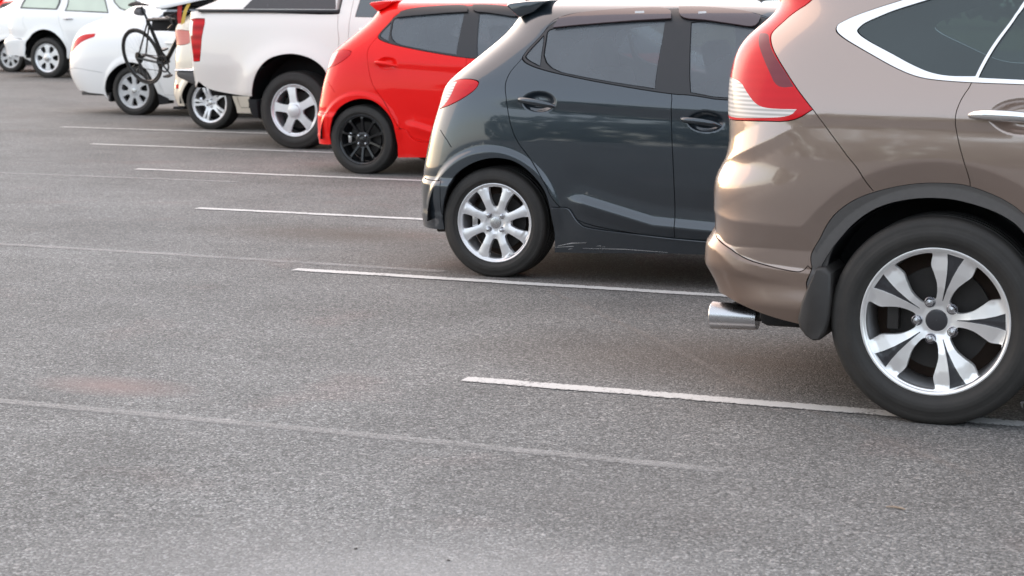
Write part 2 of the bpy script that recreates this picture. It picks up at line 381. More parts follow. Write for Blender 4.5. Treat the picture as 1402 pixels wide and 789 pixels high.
class Surf:
    """a car's outer skin: s runs round the plan (rear centre, near side, front centre), v runs up the section"""
    def __init__(self, c):
        self.c = c
        self.sv, self.sw, self.sz = curve2(c['side'])
        W = self.W = max(self.sw)
        rp = np.array(c['rear_plan'], float); fp = np.array(c['front_plan'], float)
        self.x0 = c['x_rear']; self.x1 = c['x_front']
        P = [(self.x0 + d, W*f) for d, f in rp] + [(self.x1 - d, W*f) for d, f in fp[::-1]]
        self.ss, self.sx, self.sy = curve2(P, 1600)
        self.smax = self.ss[-1]; self.vmax = self.sv[-1]
        rz, rx = np.array(c['rear'], float).T; fz, fx = np.array(c['front'], float).T
        self.frear = spline(rz, rx); self.ffront = spline(fz, fx)
        self.zg = c['gutter']
        self.ig = int(np.argmax(self.sz >= self.zg)); self.vg = self.sv[self.ig]
        self.feats = c.get('ridges', [])
    def v_of_z(self, z):
        k = len(self.sz); j = np.argmax(self.sz)
        return np.interp(z, self.sz[:j+1], self.sv[:j+1])
    def base(self, s, v):
        s = np.clip(s, 0, self.smax); v = np.clip(v, 0, self.vmax)
        X = np.interp(s, self.ss, self.sx); Y = np.interp(s, self.ss, self.sy)/self.W
        w = np.interp(v, self.sv, self.sw); z = np.interp(v, self.sv, self.sz)
        over = np.maximum(v - self.vg, 0)
        zz = np.minimum(z, self.zg)
        xr = self.frear(zz) + over*self.c.get('roof_in', .5); xf = self.ffront(zz) - over*.5
        L = self.c.get('fade', 1.6); LF = 2.2
        x = X + (xr-self.x0)*(1-smooth01((X-self.x0-.15)/L)) + (xf-self.x1)*(1-smooth01((self.x1-X-.1)/LF))
        y = -Y*w
        if 'bow' in self.c:
            y = y*(1 - self.c['bow']*((x-1.2)/2.0)**2*smooth01((2.2-abs(x-1.2))/.5))
        dr = self.c.get('drop')
        if dr:
            zb = dr[0]; k = smooth01((z-zb)/(self.sz.max()-zb))
            z = z - k*(dr[1]*np.maximum(dr[2]-x, 0)**2 + dr[3]*np.maximum(x-dr[4], 0)**2)
        return np.stack([x, y, z], -1)
    def bn(self, s, v, fn=None, e=.004):
        fn = fn or self.base
        s = np.clip(s, 2*e, self.smax-2*e); v = np.clip(v, 2*e, self.vmax-2*e)
        a = fn(s+e, v)-fn(s-e, v); b = fn(s, v+e)-fn(s, v-e)
        n = np.cross(a, b); l = np.linalg.norm(n, axis=-1, keepdims=True)
        return n/np.maximum(l, 1e-12)
    def disp(self, P):
        x, z = P[..., 0], P[..., 2]; d = np.zeros_like(x)
        for r in self.feats:
            if r['kind'] == 'line':
                lx, lz = np.array(r['line'], float).T
                q = z - np.interp(x, lx, lz)
                pq, pd = np.array(r['prof'], float).T
                h = r.get('h', .012)
                e = sum(np.interp(q+k*h, pq, pd) for k in (-1, -.66, -.33, 0, .33, .66, 1))/7
                x0, x1, fd = r['xr']
                d = d + e*smooth01((x-x0)/fd+.5)*smooth01((x1-x)/fd+.5)
            elif r['kind'] == 'arch':
                cx, cz = r['c']; q = np.hypot(x-cx, (z-cz)*r.get('sq', 1))
                pq, pd = np.array(r['prof'], float).T
                h = r.get('h', .010)
                e = sum(np.interp(q+k*h, pq, pd) for k in (-1, -.66, -.33, 0, .33, .66, 1))/7
                d = d + e*smooth01((z-r.get('z0', .1))/.15)
            elif r['kind'] == 'cham':      # one chamfer that runs round the arch and out along the bumper ledge
                cx, cz = r['c']; lx, lz = np.array(r['line'], float).T
                a = r['r']-np.hypot(x-cx, z-cz); b = np.interp(x, lx, lz)-z
                b = np.where(x < r['x1'], b, b-4*(x-r['x1']))
                k = .012; q = .5*(a+b+np.sqrt((a-b)**2+k*k))
                q = q-.001; e = -r['d']*np.clip(.5*(q+np.sqrt(q*q+.004**2)), 0, r['w'])/r['w']
                d = d+e*smooth01((z-.36)/.1)
            elif r['kind'] == 'bump':
                cx, cz = r['c']; a, b = r['r']
                q = np.clip(1-((x-cx)/a)**2-((z-cz)/b)**2, 0, 1)
                d = d + r['d']*smooth01(q*r.get('k', 1.0))
        return d
    def P(self, s, v, off=0.0):
        B = self.base(s, v); n = self.bn(s, v)
        return B + n*(self.disp(B)[..., None]+off)
    def N(self, s, v):
        return self.bn(s, v, lambda a, b: self.P(a, b), .003)
CARS = {'suv_brown': {'over': [], 'cfg': {'side': [(0.845, 0.06), (0.868, 0.2), (0.885, 0.34), (0.898, 0.5), (0.907, 0.68), (0.91, 0.84), (0.905, 0.98), (0.885, 1.1), (0.84, 1.22), (0.775, 1.36), (0.71, 1.49), (0.64, 1.575), (0.52, 1.63), (0.3, 1.655), (0.1, 1.662), (0, 1.663)], 'rear_plan': [(0, 0), (0.01, 0.3), (0.03, 0.56), (0.06, 0.735), (0.11, 0.855), (0.19, 0.93), (0.32, 0.973), (0.55, 0.992), (0.9, 1.0)], 'front_plan': [(0, 0), (0.03, 0.3), (0.09, 0.55), (0.18, 0.73), (0.32, 0.87), (0.55, 0.955), (0.85, 0.99), (1.2, 1.0)], 'x_rear': -0.95, 'x_front': 3.5, 'gutter': 1.5, 'fade': 1.6, 'rear': [(0.06, -0.868), (0.2, -0.868), (0.32, -0.868), (0.4, -0.895), (0.46, -0.9469), (0.52, -0.9488), (0.57, -0.9364), (0.61, -0.9143), (0.64, -0.9016), (0.68, -0.8923), (0.74, -0.8904), (0.8, -0.8774), (0.85, -0.8494), (0.9, -0.8407), (0.96, -0.8413), (1.02, -0.8442), (1.1, -0.8481), (1.2, -0.8411), (1.3, -0.7932), (1.4, -0.6984), (1.5, -0.7206)], 'front': [(0.06, 3.3), (0.3, 3.5), (0.6, 3.5), (0.85, 3.3), (0.98, 2.9), (1.08, 2.75), (1.2, 2.5), (1.5, 1.95)], 'drop': (1.1, 0.012, 0.2, 0.03, 1.0),
 'ridges': [{'kind': 'cham', 'c': (0, 0.35),
 'r': 0.548, 'line': [(-1.2, 0.7), (-0.85, 0.685), (-0.72, 0.66), (-0.5, 0.655)], 'x1': -0.42, 'd': 0.03, 'w': 0.085}, {'kind': 'line', 'line': [(-1.3, 0.66), (-0.82, 0.83), (-0.47, 1.005), (-0.2, 1.14)], 'prof': [(-0.16, 0), (-0.05, 0.004), (0, 0.01), (0.075, 0), (0.2, 0)], 'xr': (-2, -0.52, 0.4),
 'h': 0.004}, {'kind': 'line', 'line': [(-1.1, 0.64), (-0.92, 0.63), (-0.8, 0.6), (-0.7, 0.535), (-0.6, 0.512), (-0.4, 0.497)], 'prof': [(-0.4, -0.022), (-0.2, -0.006), (-0.09, 0.006), (-0.05, 0.01), (-0.006, 0.006), (0.002, 0), (0.1, 0)], 'xr': (-2, -0.38, 0.03),
 'h': 0.005}, {'kind': 'bump', 'c': (0.27, 1.05),
 'r': (0.12, 0.062),
 'd': -0.02, 'k': 1.15}, {'kind': 'line', 'line': [(-1.2, 1.03), (3, 0.99)], 'prof': [(-0.14, 0), (-0.02, -0.003), (0.02, 0.003), (0.14, 0)], 'soft': 1, 'xr': (-0.6, 4, 0.2)}]}, 'loc': (-1.037, 7.327, 0),
 'polys': [
('hole', [(1.2029, 0.2594), (1.2637, 0.373), (1.292, 0.4492), (1.2946, 0.5038), (1.2964, 0.551), (1.3357, 0.6217), (1.4285, 0.6835), (1.5438, 0.7131), (1.6615, 0.7178), (1.7548, 0.7018), (1.8492, 0.6738), (1.9282, 0.6261), (2.0257, 0.4919), (2.0608, 0.3617), (2.0746, 0.0406), (1.1397, 0.0165)]), ('hole', [(0.0, 0.303), (0.3, 0.303), (0.55, 0.3131), (0.7937, 0.3268), (0.8625, 0.3184), (1.0024, 0.2788), (1.115, 0.258), (1.202, 0.2487), (1.1925, 0.0064), (0.6, 0.0), (0.0, 0.0)]), ('hole', [(2.0534, 0.0101), (2.0745, 0.1621), (3.8882, 0.1621), (3.9839, 0.0101)]), ('hole', [(3.961, 0.0101), (3.8708, 0.293), (3.9155, 0.4935), (4.0503, 0.6437), (4.3345, 0.7237), (4.5331, 0.6437), (4.6568, 0.4935), (4.686, 0.303), (4.893, 0.0101)]), ('tail_light.clear_lens', [(0.6605, 1.0997), (0.6605, 1.1008), (0.8271, 1.097), (0.8783, 1.0488), (0.9224, 1.0095), (0.9719, 0.9987), (1.0816, 0.9993), (1.057, 0.9739), (0.9348, 0.9648), (0.7384, 0.9581), (0.38, 0.9894), (0.38, 1.1304)]), ('tail_light.dark_lens', [(0.8009, 1.2731), (0.8604, 1.2738), (0.913, 1.2321), (1.0233, 1.1323), (1.0645, 1.0776), (1.0015, 1.0709), (0.9561, 1.1362), (0.8927, 1.2065)]), ('tail_light', [(1.1413, 1.0008), (1.0887, 1.0575), (1.0267, 1.1297), (0.968, 1.1885), (0.9113, 1.2377), (0.868, 1.2739), (0.8597, 1.305), (0.8569, 1.3529), (0.9179, 1.3976), (0.9951, 1.4901), (0.911, 1.5283), (0.62, 1.4854), (0.4, 1.4394), (0.34, 1.1521), (0.34, 0.9742), (0.7191, 0.9479), (0.9313, 0.9551), (1.0691, 0.957)]), ('quarter_window', [(1.1992, 1.2852), (1.1931, 1.298), (1.194, 1.3171), (1.2288, 1.3417), (1.2741, 1.3661), (1.3926, 1.4012), (1.529, 1.4341), (1.9012, 1.4854), (1.7931, 1.4015), (1.7638, 1.2644), (1.7209, 1.1288), (1.6341, 1.1273), (1.5633, 1.1365), (1.4873, 1.1639), (1.3903, 1.2076), (1.2573, 1.2583)]), ('rear_window', [(1.7347, 1.1239), (1.7801, 1.2593), (1.8061, 1.3962), (1.9742, 1.4937), (2.2553, 1.5155), (2.647, 1.5218), (2.647, 1.1036), (1.8956, 1.1191)]), ('front_window', [(2.747, 1.1036), (2.747, 1.522), (3.127, 1.496), (4.7345, 1.3832), (4.7922, 1.1332)]), ('windscreen', [(5.7513, 1.1197), (5.7513, 1.5094), (5.4013, 1.4854), (4.9513, 1.1197)]), ('rear_glass', [(0.0, 1.0665), (0.33, 1.0665), (0.38, 1.4622), (0.0, 1.4622)]), ('window_trim', [(1.1125, 1.2895), (1.0969, 1.3073), (1.0996, 1.3169), (1.127, 1.3444), (1.1996, 1.3757), (1.2937, 1.4041), (1.3677, 1.4258), (1.5104, 1.4569), (1.8965, 1.5118), (2.2545, 1.5438), (2.667, 1.552), (3.1279, 1.5207), (4.8655, 1.3965), (4.777, 1.0884), (2.717, 1.0769), (1.8977, 1.1016), (1.7166, 1.1046), (1.5946, 1.11), (1.513, 1.1202), (1.4289, 1.1499), (1.299, 1.2092), (1.1477, 1.2704)]), ('cladding', [(1.1185, 0.0166), (1.1639, 0.2511), (1.202, 0.3702), (1.2474, 0.4417), (1.229, 0.487), (1.2321, 0.5301), (1.2428, 0.6189), (1.3118, 0.6849), (1.3989, 0.7284), (1.5292, 0.7631), (1.6713, 0.7682), (1.7446, 0.7586), (1.8561, 0.7236), (1.9312, 0.6779), (2.0622, 0.5423), (2.1214, 0.4013), (2.1277, 0.2829), (3.8121, 0.2829), (3.8211, 0.4034), (3.8869, 0.5636), (4.0501, 0.7037), (4.4258, 0.7837), (4.5849, 0.7037), (4.7106, 0.5236), (4.7481, 0.303), (5.7513, 0.303), (5.7513, 0.0), (1.1925, 0.0013)]), ('rear_bumper', [(0.0, 0.5636), (0.4, 0.5636), (0.7, 0.5636), (0.722, 0.5629), (0.8847, 0.5183), (0.9821, 0.4725), (1.091, 0.4506), (1.1907, 0.4364), (1.2139, 0.4424), (1.2257, 0.4608), (1.2468, 0.4441), (1.202, 0.3702), (1.1578, 0.2425), (1.1184, 0.0064), (0.6, 0.0), (0.0, 0.0)]), ('rear_door', [(1.8045, 1.4122), (1.7167, 1.1033), (1.6806, 1.0501), (1.6593, 0.9865), (1.6726, 0.9152), (1.7061, 0.8198), (1.7456, 0.7433), (1.7546, 0.5422), (2.0961, 0.2829), (2.697, 0.2829), (2.697, 1.5618), (2.0783, 1.5478)]), ('front_door', [(2.697, 0.2829), (2.697, 1.5618), (3.1286, 1.5401), (4.6702, 1.4193), (4.6545, 1.0664), (3.8351, 0.7437), (3.8022, 0.2829)]), ('headlight', [(4.7713, 0.6237), (5.1013, 0.5636), (5.3713, 0.5837), (5.3513, 0.7837), (4.9513, 0.8037)]), ('grille', [(5.3513, 0.293), (5.7513, 0.293), (5.7513, 0.5436), (5.3113, 0.5436)])], 'seams': [[(1.1413, 1.0008), (1.1995, 0.9289), (1.2697, 0.8475), (1.3385, 0.7831), (1.4008, 0.731)], [(0.6756, 1.2773), (0.8593, 1.2795)], [(0.0, 0.9944), (0.36, 0.9944)], [(0.9264, 1.541), (1.2738, 1.4872), (1.5846, 1.4857), (1.891, 1.5411), (2.667, 1.5845), (3.129, 1.5538), (4.9197, 1.3981)]]}, 'hatch': {'over': [
('visor', [(1.0439, 1.2534), (1.0369, 1.2681), (1.0356, 1.3097), (1.1617, 1.3458), (1.531, 1.3733), (2.0141, 1.3939), (2.056, 1.3102), (1.7286, 1.2976), (1.4026, 1.2809), (1.1769, 1.267)]), ('visor', [(2.0826, 1.3944), (2.2909, 1.3994), (2.6198, 1.3781), (3.2479, 1.3369), (2.9613, 1.269), (2.5319, 1.2901), (2.3288, 1.3063), (2.1234, 1.3107)])], 'cfg': {'side': [(0.785, 0.06), (0.805, 0.17), (0.822, 0.3), (0.834, 0.46), (0.84, 0.62), (0.84, 0.76), (0.832, 0.88), (0.812, 0.98), (0.785, 1.06), (0.74, 1.16), (0.69, 1.26), (0.64, 1.34), (0.56, 1.392), (0.42, 1.42), (0.2, 1.433), (0, 1.436)], 'rear_plan': [(0, 0), (0.01, 0.3), (0.03, 0.56), (0.06, 0.735), (0.11, 0.855), (0.19, 0.93), (0.32, 0.973), (0.55, 0.992), (0.9, 1.0)], 'front_plan': [(0, 0), (0.03, 0.3), (0.09, 0.55), (0.18, 0.73), (0.32, 0.87), (0.55, 0.955), (0.85, 0.99), (1.2, 1.0)], 'x_rear': -0.6, 'x_front': 3.2, 'gutter': 1.34, 'fade': 1.7, 'roof_in': 0.15, 'rear': [(0.06, -0.6), (0.16, -0.5411), (0.24, -0.5188), (0.32, -0.5314), (0.38, -0.5352), (0.44, -0.535), (0.48, -0.5356), (0.52, -0.5367), (0.6, -0.5224), (0.68, -0.5043), (0.76, -0.4827), (0.84, -0.4577), (0.92, -0.4356), (0.98, -0.414), (1.04, -0.3579), (1.1, -0.2847), (1.18, -0.1886), (1.26, -0.1021), (1.34, -0.0489)], 'front': [(0.06, 3.05), (0.3, 3.2), (0.55, 3.2), (0.75, 3.0), (0.88, 2.6), (0.98, 2.45), (1.1, 2.25), (1.34, 1.9)], 'drop': (0.95, 0.02, 0.0, 0.045, 0.9),
 'ridges': [{'kind': 'arch', 'c': (0, 0.285),
 'prof': [(0.33, 0.014), (0.375, 0.014), (0.395, 0.002), (0.5, 0)], 'z0': 0.25}, {'kind': 'line', 'line': [(0.2, 0.5), (0.37, 0.455), (0.5, 0.445), (0.87, 0.352), (1.2, 0.335), (3, 0.33)], 'prof': [(-0.3, 0.012), (-0.1, 0.012), (-0.035, 0.022), (-0.03, 0.022), (0, 0.002), (0.06, -0.004), (0.16, 0)], 'xr': (0.45, 2.1, 0.14)}, {'kind': 'line', 'line': [(-0.3, 0.92), (3, 0.78)], 'prof': [(-0.18, 0), (-0.02, -0.005), (0.03, 0.004), (0.15, 0)], 'soft': 1, 'xr': (0.05, 3, 0.3)}, {'kind': 'line', 'line': [(-2, 0.5), (3, 0.5)], 'prof': [(-0.5, 0.016), (-0.035, 0.016), (-0.02, 0.014), (0, 0), (0.1, 0)], 'xr': (-2, -0.15, 0.1)}, {'kind': 'line', 'line': [(-2, 0.335), (3, 0.335)], 'prof': [(-0.5, 0.01), (-0.03, 0.01), (0, 0), (0.1, 0)], 'xr': (-2, -0.15, 0.1)}, {'kind': 'bump', 'c': (0.255, 0.915),
 'r': (0.1, 0.055),
 'd': -0.02, 'k': 1.15}, {'kind': 'bump', 'c': (1.135, 0.838),
 'r': (0.1, 0.055),
 'd': -0.02, 'k': 1.15}]}, 'loc': (-3.737, 9.94, 0),
 'polys': [
('hole', [(0.9164, 0.0113), (0.8939, 0.2076), (0.9061, 0.2767), (0.9282, 0.3547), (0.9572, 0.4316), (1.0084, 0.4934), (1.0855, 0.5422), (1.1752, 0.5681), (1.2615, 0.5692), (1.3423, 0.5513), (1.4317, 0.502), (1.5055, 0.4302), (1.5452, 0.327), (1.5462, 0.1885), (1.5809, 0.0102)]), ('hole', [(0.0, 0.1825), (0.6, 0.1825), (0.7202, 0.1781), (0.8338, 0.177), (0.9042, 0.1841), (0.9242, 0.0065), (0.3, 0.0), (0.0, 0.0)]), ('hole', [(1.5515, 0.0081), (1.5625, 0.0919), (1.9935, 0.1136), (2.3967, 0.1304), (3.3945, 0.1128), (3.4998, 0.1118), (3.5552, 0.0081)]), ('hole', [(3.4553, 0.0091), (3.3744, 0.2435), (3.4272, 0.4134), (3.5695, 0.5285), (3.7202, 0.5635), (3.8617, 0.5285), (3.9767, 0.4134), (4.0503, 0.2429), (4.2222, 0.0081)]), ('tail_light.clear_lens', [(0.7269, 0.807), (0.7202, 0.8644), (0.7389, 0.9159), (0.7689, 0.9448), (0.8088, 0.9483), (0.8284, 0.9001), (0.7976, 0.8335), (0.745, 0.8041)]), ('tail_light', [(0.7338, 0.8016), (0.6955, 0.8632), (0.7223, 0.9231), (0.7702, 0.9528), (0.8241, 0.9668), (0.9219, 0.9656), (0.9702, 0.949), (0.9748, 0.9103), (0.9103, 0.8623), (0.8295, 0.8235)]), ('quarter_window', [(1.0665, 1.0881), (1.0475, 1.1145), (1.0265, 1.166), (1.0153, 1.2158), (1.2384, 1.0437)]), ('rear_window', [(1.2696, 1.0341), (1.0181, 1.2262), (1.0168, 1.247), (1.0675, 1.2641), (1.394, 1.2895), (2.0056, 1.3055), (2.0903, 0.9383), (1.6836, 0.981)]), ('front_window', [(2.3054, 0.9237), (2.2158, 1.2962), (2.3281, 1.3085), (2.5308, 1.2965), (2.9613, 1.269), (3.9469, 1.2838), (4.0674, 1.0901), (3.9355, 0.9265), (2.559, 0.8897)]), ('windscreen', [(4.9821, 0.9677), (4.9821, 1.3406), (4.6821, 1.3134), (4.2321, 0.9677)]), ('rear_glass', [(0.0, 0.9677), (0.3, 0.9677), (0.28, 1.3009), (0.0, 1.3009)]), ('window_trim', [(1.0612, 1.0716), (1.0188, 1.1307), (1.0057, 1.1803), (0.986, 1.2592), (1.025, 1.3134), (1.1582, 1.3515), (1.526, 1.3802), (2.0339, 1.3989), (2.2893, 1.4027), (2.6179, 1.3822), (3.3484, 1.3428), (4.0117, 1.3157), (4.1476, 1.0919), (4.0194, 0.8895), (2.5587, 0.8807), (2.3052, 0.9108), (2.1895, 0.9105), (1.6924, 0.9695), (1.2809, 1.0222)]), ('rear_bumper', [(0.0, 0.4434), (0.45, 0.4434), (0.7151, 0.4388), (0.8209, 0.4329), (0.887, 0.435), (0.9039, 0.4432), (0.9024, 0.1181), (0.9549, 0.0043), (0.0, 0.0)]), ('side_skirt', [(1.5494, 0.3272), (1.6425, 0.3295), (1.6636, 0.3082), (1.6831, 0.2755), (1.7067, 0.2508), (1.7425, 0.2303), (1.9937, 0.2136), (2.3971, 0.1903), (3.315, 0.1944), (3.4545, 0.2429), (3.5588, 0.002), (1.5538, 0.002)]), ('rear_door', [(1.0612, 1.0716), (1.0731, 1.0371), (1.0913, 1.0011), (1.1724, 0.9009), (1.198, 0.8343), (1.2441, 0.7493), (1.311, 0.6577), (1.4157, 0.5676), (1.51, 0.4599), (1.5544, 0.3612), (1.6896, 0.2535), (1.9937, 0.2136), (2.2342, 0.1972), (2.2307, 0.4771), (2.1965, 0.8293), (2.1966, 0.9199), (2.0605, 1.4094), (1.5158, 1.3937), (1.1506, 1.3635), (1.0128, 1.3239), (0.9737, 1.2718)]), ('front_door', [(2.2342, 0.1972), (2.2307, 0.4771), (2.1965, 0.8293), (2.1966, 0.9199), (2.0605, 1.4094), (2.2821, 1.4178), (2.6108, 1.397), (3.3553, 1.3538), (4.0973, 1.3125), (3.9941, 0.8739), (3.2803, 0.5435), (3.3252, 0.1943)]), ('headlight', [(4.0021, 0.5835), (4.3321, 0.5235), (4.6021, 0.5435), (4.5821, 0.6835), (4.1821, 0.7035)]), ('grille', [(4.5821, 0.2429), (4.9821, 0.2429), (4.9821, 0.4935), (4.5421, 0.4935)])], 'seams': [[(0.817, 0.697), (0.8876, 0.6471), (0.928, 0.6109)], [(0.0, 0.9259), (0.34, 0.9259), (0.42, 0.7836), (0.4, 0.5635), (0.0, 0.5635)], [(0.0, 1.3265), (0.5, 1.3334)]]}, 'pickup': {'over': [], 'cfg': {'side': [(0.87, 0.3), (0.885, 0.45), (0.905, 0.6), (0.92, 0.78), (0.92, 0.95), (0.91, 1.12), (0.885, 1.25), (0.8, 1.45), (0.72, 1.6), (0.6, 1.7), (0.4, 1.735), (0, 1.75)], 'rear_plan': [(0, 0), (0.005, 0.4), (0.015, 0.7), (0.035, 0.86), (0.08, 0.945), (0.16, 0.98), (0.35, 0.997), (0.7, 1.0)], 'front_plan': [(0, 0), (0.03, 0.3), (0.09, 0.55), (0.18, 0.73), (0.32, 0.87), (0.55, 0.955), (0.85, 0.99), (1.2, 1.0)], 'x_rear': -1.25, 'x_front': 3.9, 'gutter': 1.62, 'fade': 1.0, 'rear': [(0.3, -1.2), (0.45, -1.2), (0.55, -1.2092), (0.7, -1.2062), (0.85, -1.2111), (1.0, -1.224), (1.15, -1.2317), (1.25, -1.2303), (1.4, -1.2606), (1.62, -1.2)], 'front': [(0.3, 3.8), (0.6, 3.9), (0.9, 3.8), (1.08, 3.4), (1.2, 3.2), (1.3, 2.95), (1.62, 2.45)], 'ridges': [{'kind': 'arch', 'c': (0, 0.37),
 'prof': [(0.4, 0.046), (0.55, 0.046), (0.68, 0.008), (0.8, 0)], 'z0': 0.4, 'h': 0.045}, {'kind': 'line', 'line': [(-2, 0.8), (3, 0.78)], 'prof': [(-0.4, -0.03), (-0.2, -0.022), (-0.04, -0.004), (0, 0), (0.1, 0)], 'xr': (-2, -0.52, 0.2),
 'h': 0.02}]}, 'loc': (-8.83, 17.38, 0),
 'polys': [
('hole', [(1.5882, 0.0098), (1.6111, 0.2133), (1.6465, 0.3493), (1.6948, 0.447), (1.773, 0.5303), (1.8719, 0.5897), (2.0707, 0.6265), (2.251, 0.5982), (2.375, 0.5388), (2.4515, 0.4656), (2.5242, 0.3075), (2.5542, 0.01)]), ('hole', [(0.0, 0.0), (0.0, 0.2517), (0.85, 0.2517), (0.957, 0.3312), (1.0741, 0.2489), (1.3883, 0.2065), (1.6173, 0.2058), (1.6098, 0.0049)]), ('hole', [(0.0, 1.0091), (0.7, 1.0091), (0.8903, 1.0114), (0.9989, 1.0312), (1.4836, 1.0224), (2.545, 0.9876), (2.5642, 1.0307), (2.5642, 2.1059), (2.2, 9.0), (0.0, 9.0)]), ('hole', [(4.7098, 0.005), (4.7001, 0.2012), (4.7688, 0.4427), (5.0935, 0.5628), (5.3194, 0.4427), (5.5215, 0.2012), (5.6091, 0.005)]), ('tail_light', [(0.8435, 0.9356), (0.9806, 0.9518), (1.0695, 0.9487), (1.0789, 0.9086), (1.0656, 0.8299), (1.0466, 0.7588), (1.0275, 0.6453), (1.0021, 0.5313), (0.917, 0.5261), (0.9134, 0.6292), (0.8979, 0.7711), (0.93, 0.783), (0.93, 0.9245)]), ('rear_window', [(2.7242, 0.977), (2.7642, 1.2958), (3.0842, 1.3692), (3.3642, 1.3692), (3.3642, 0.9664)]), ('front_window', [(3.4442, 0.9664), (3.4442, 1.3692), (4.1206, 1.3192), (5.2897, 0.977)]), ('windscreen', [(6.5582, 1.0199), (6.5582, 1.3825), (6.1582, 1.3562), (5.7582, 1.0199)]), ('rear_door', [(2.6842, 0.1515), (2.6642, 0.6028), (2.6842, 1.3825), (3.0642, 1.4185), (3.4042, 1.4185), (3.4042, 0.1206)]), ('front_door', [(3.4042, 0.1206), (3.4042, 1.4185), (4.3439, 1.3692), (5.3131, 0.9349), (4.5875, 0.1206)]), ('headlight', [(5.5782, 0.4828), (5.9082, 0.4227), (6.1782, 0.4427), (6.1582, 0.6328), (5.7582, 0.6528)]), ('grille', [(6.1582, 0.1508), (6.5582, 0.1508), (6.5582, 0.4026), (6.1182, 0.4026)])], 'seams': [[(2.5444, 0.9913), (2.556, 0.8567), (2.5708, 0.7604), (2.5642, 0.6027), (2.5942, 0.2058)], [(0.0, 0.2819), (0.8, 0.2819)]]}, 'beige': {'over': [], 'cfg': {'side': [(0.78, 0.1), (0.8, 0.2), (0.83, 0.42), (0.84, 0.65), (0.835, 0.85), (0.81, 0.98), (0.75, 1.16), (0.68, 1.32), (0.6, 1.42), (0.4, 1.47), (0, 1.49)], 'rear_plan': [(0, 0), (0.008, 0.3), (0.025, 0.58), (0.05, 0.76), (0.09, 0.875), (0.16, 0.945), (0.28, 0.98), (0.5, 0.994), (0.9, 1.0)], 'front_plan': [(0, 0), (0.03, 0.3), (0.09, 0.55), (0.18, 0.73), (0.32, 0.87), (0.55, 0.955), (0.85, 0.99), (1.2, 1.0)], 'x_rear': -0.55, 'x_front': 3.2, 'gutter': 1.38, 'fade': 1.4, 'rear': [(0.1, -0.55), (0.2, -0.5302), (0.35, -0.583), (0.5, -0.5684), (0.65, -0.5536), (0.8, -0.5471), (0.95, -0.5413), (1.15, -0.5633), (1.38, -0.2)], 'front': [(0.1, 3.05), (0.3, 3.2), (0.55, 3.2), (0.75, 3.0), (0.9, 2.6), (1.0, 2.4), (1.1, 2.25), (1.38, 1.9)], 'ridges': [{'kind': 'arch', 'c': (0, 0.29),
 'prof': [(0.3, 0.014), (0.37, 0.014), (0.42, 0), (0.5, 0)], 'z0': 0.25}]}, 'loc': (-11.045, 19.45, 0),
 'polys': [
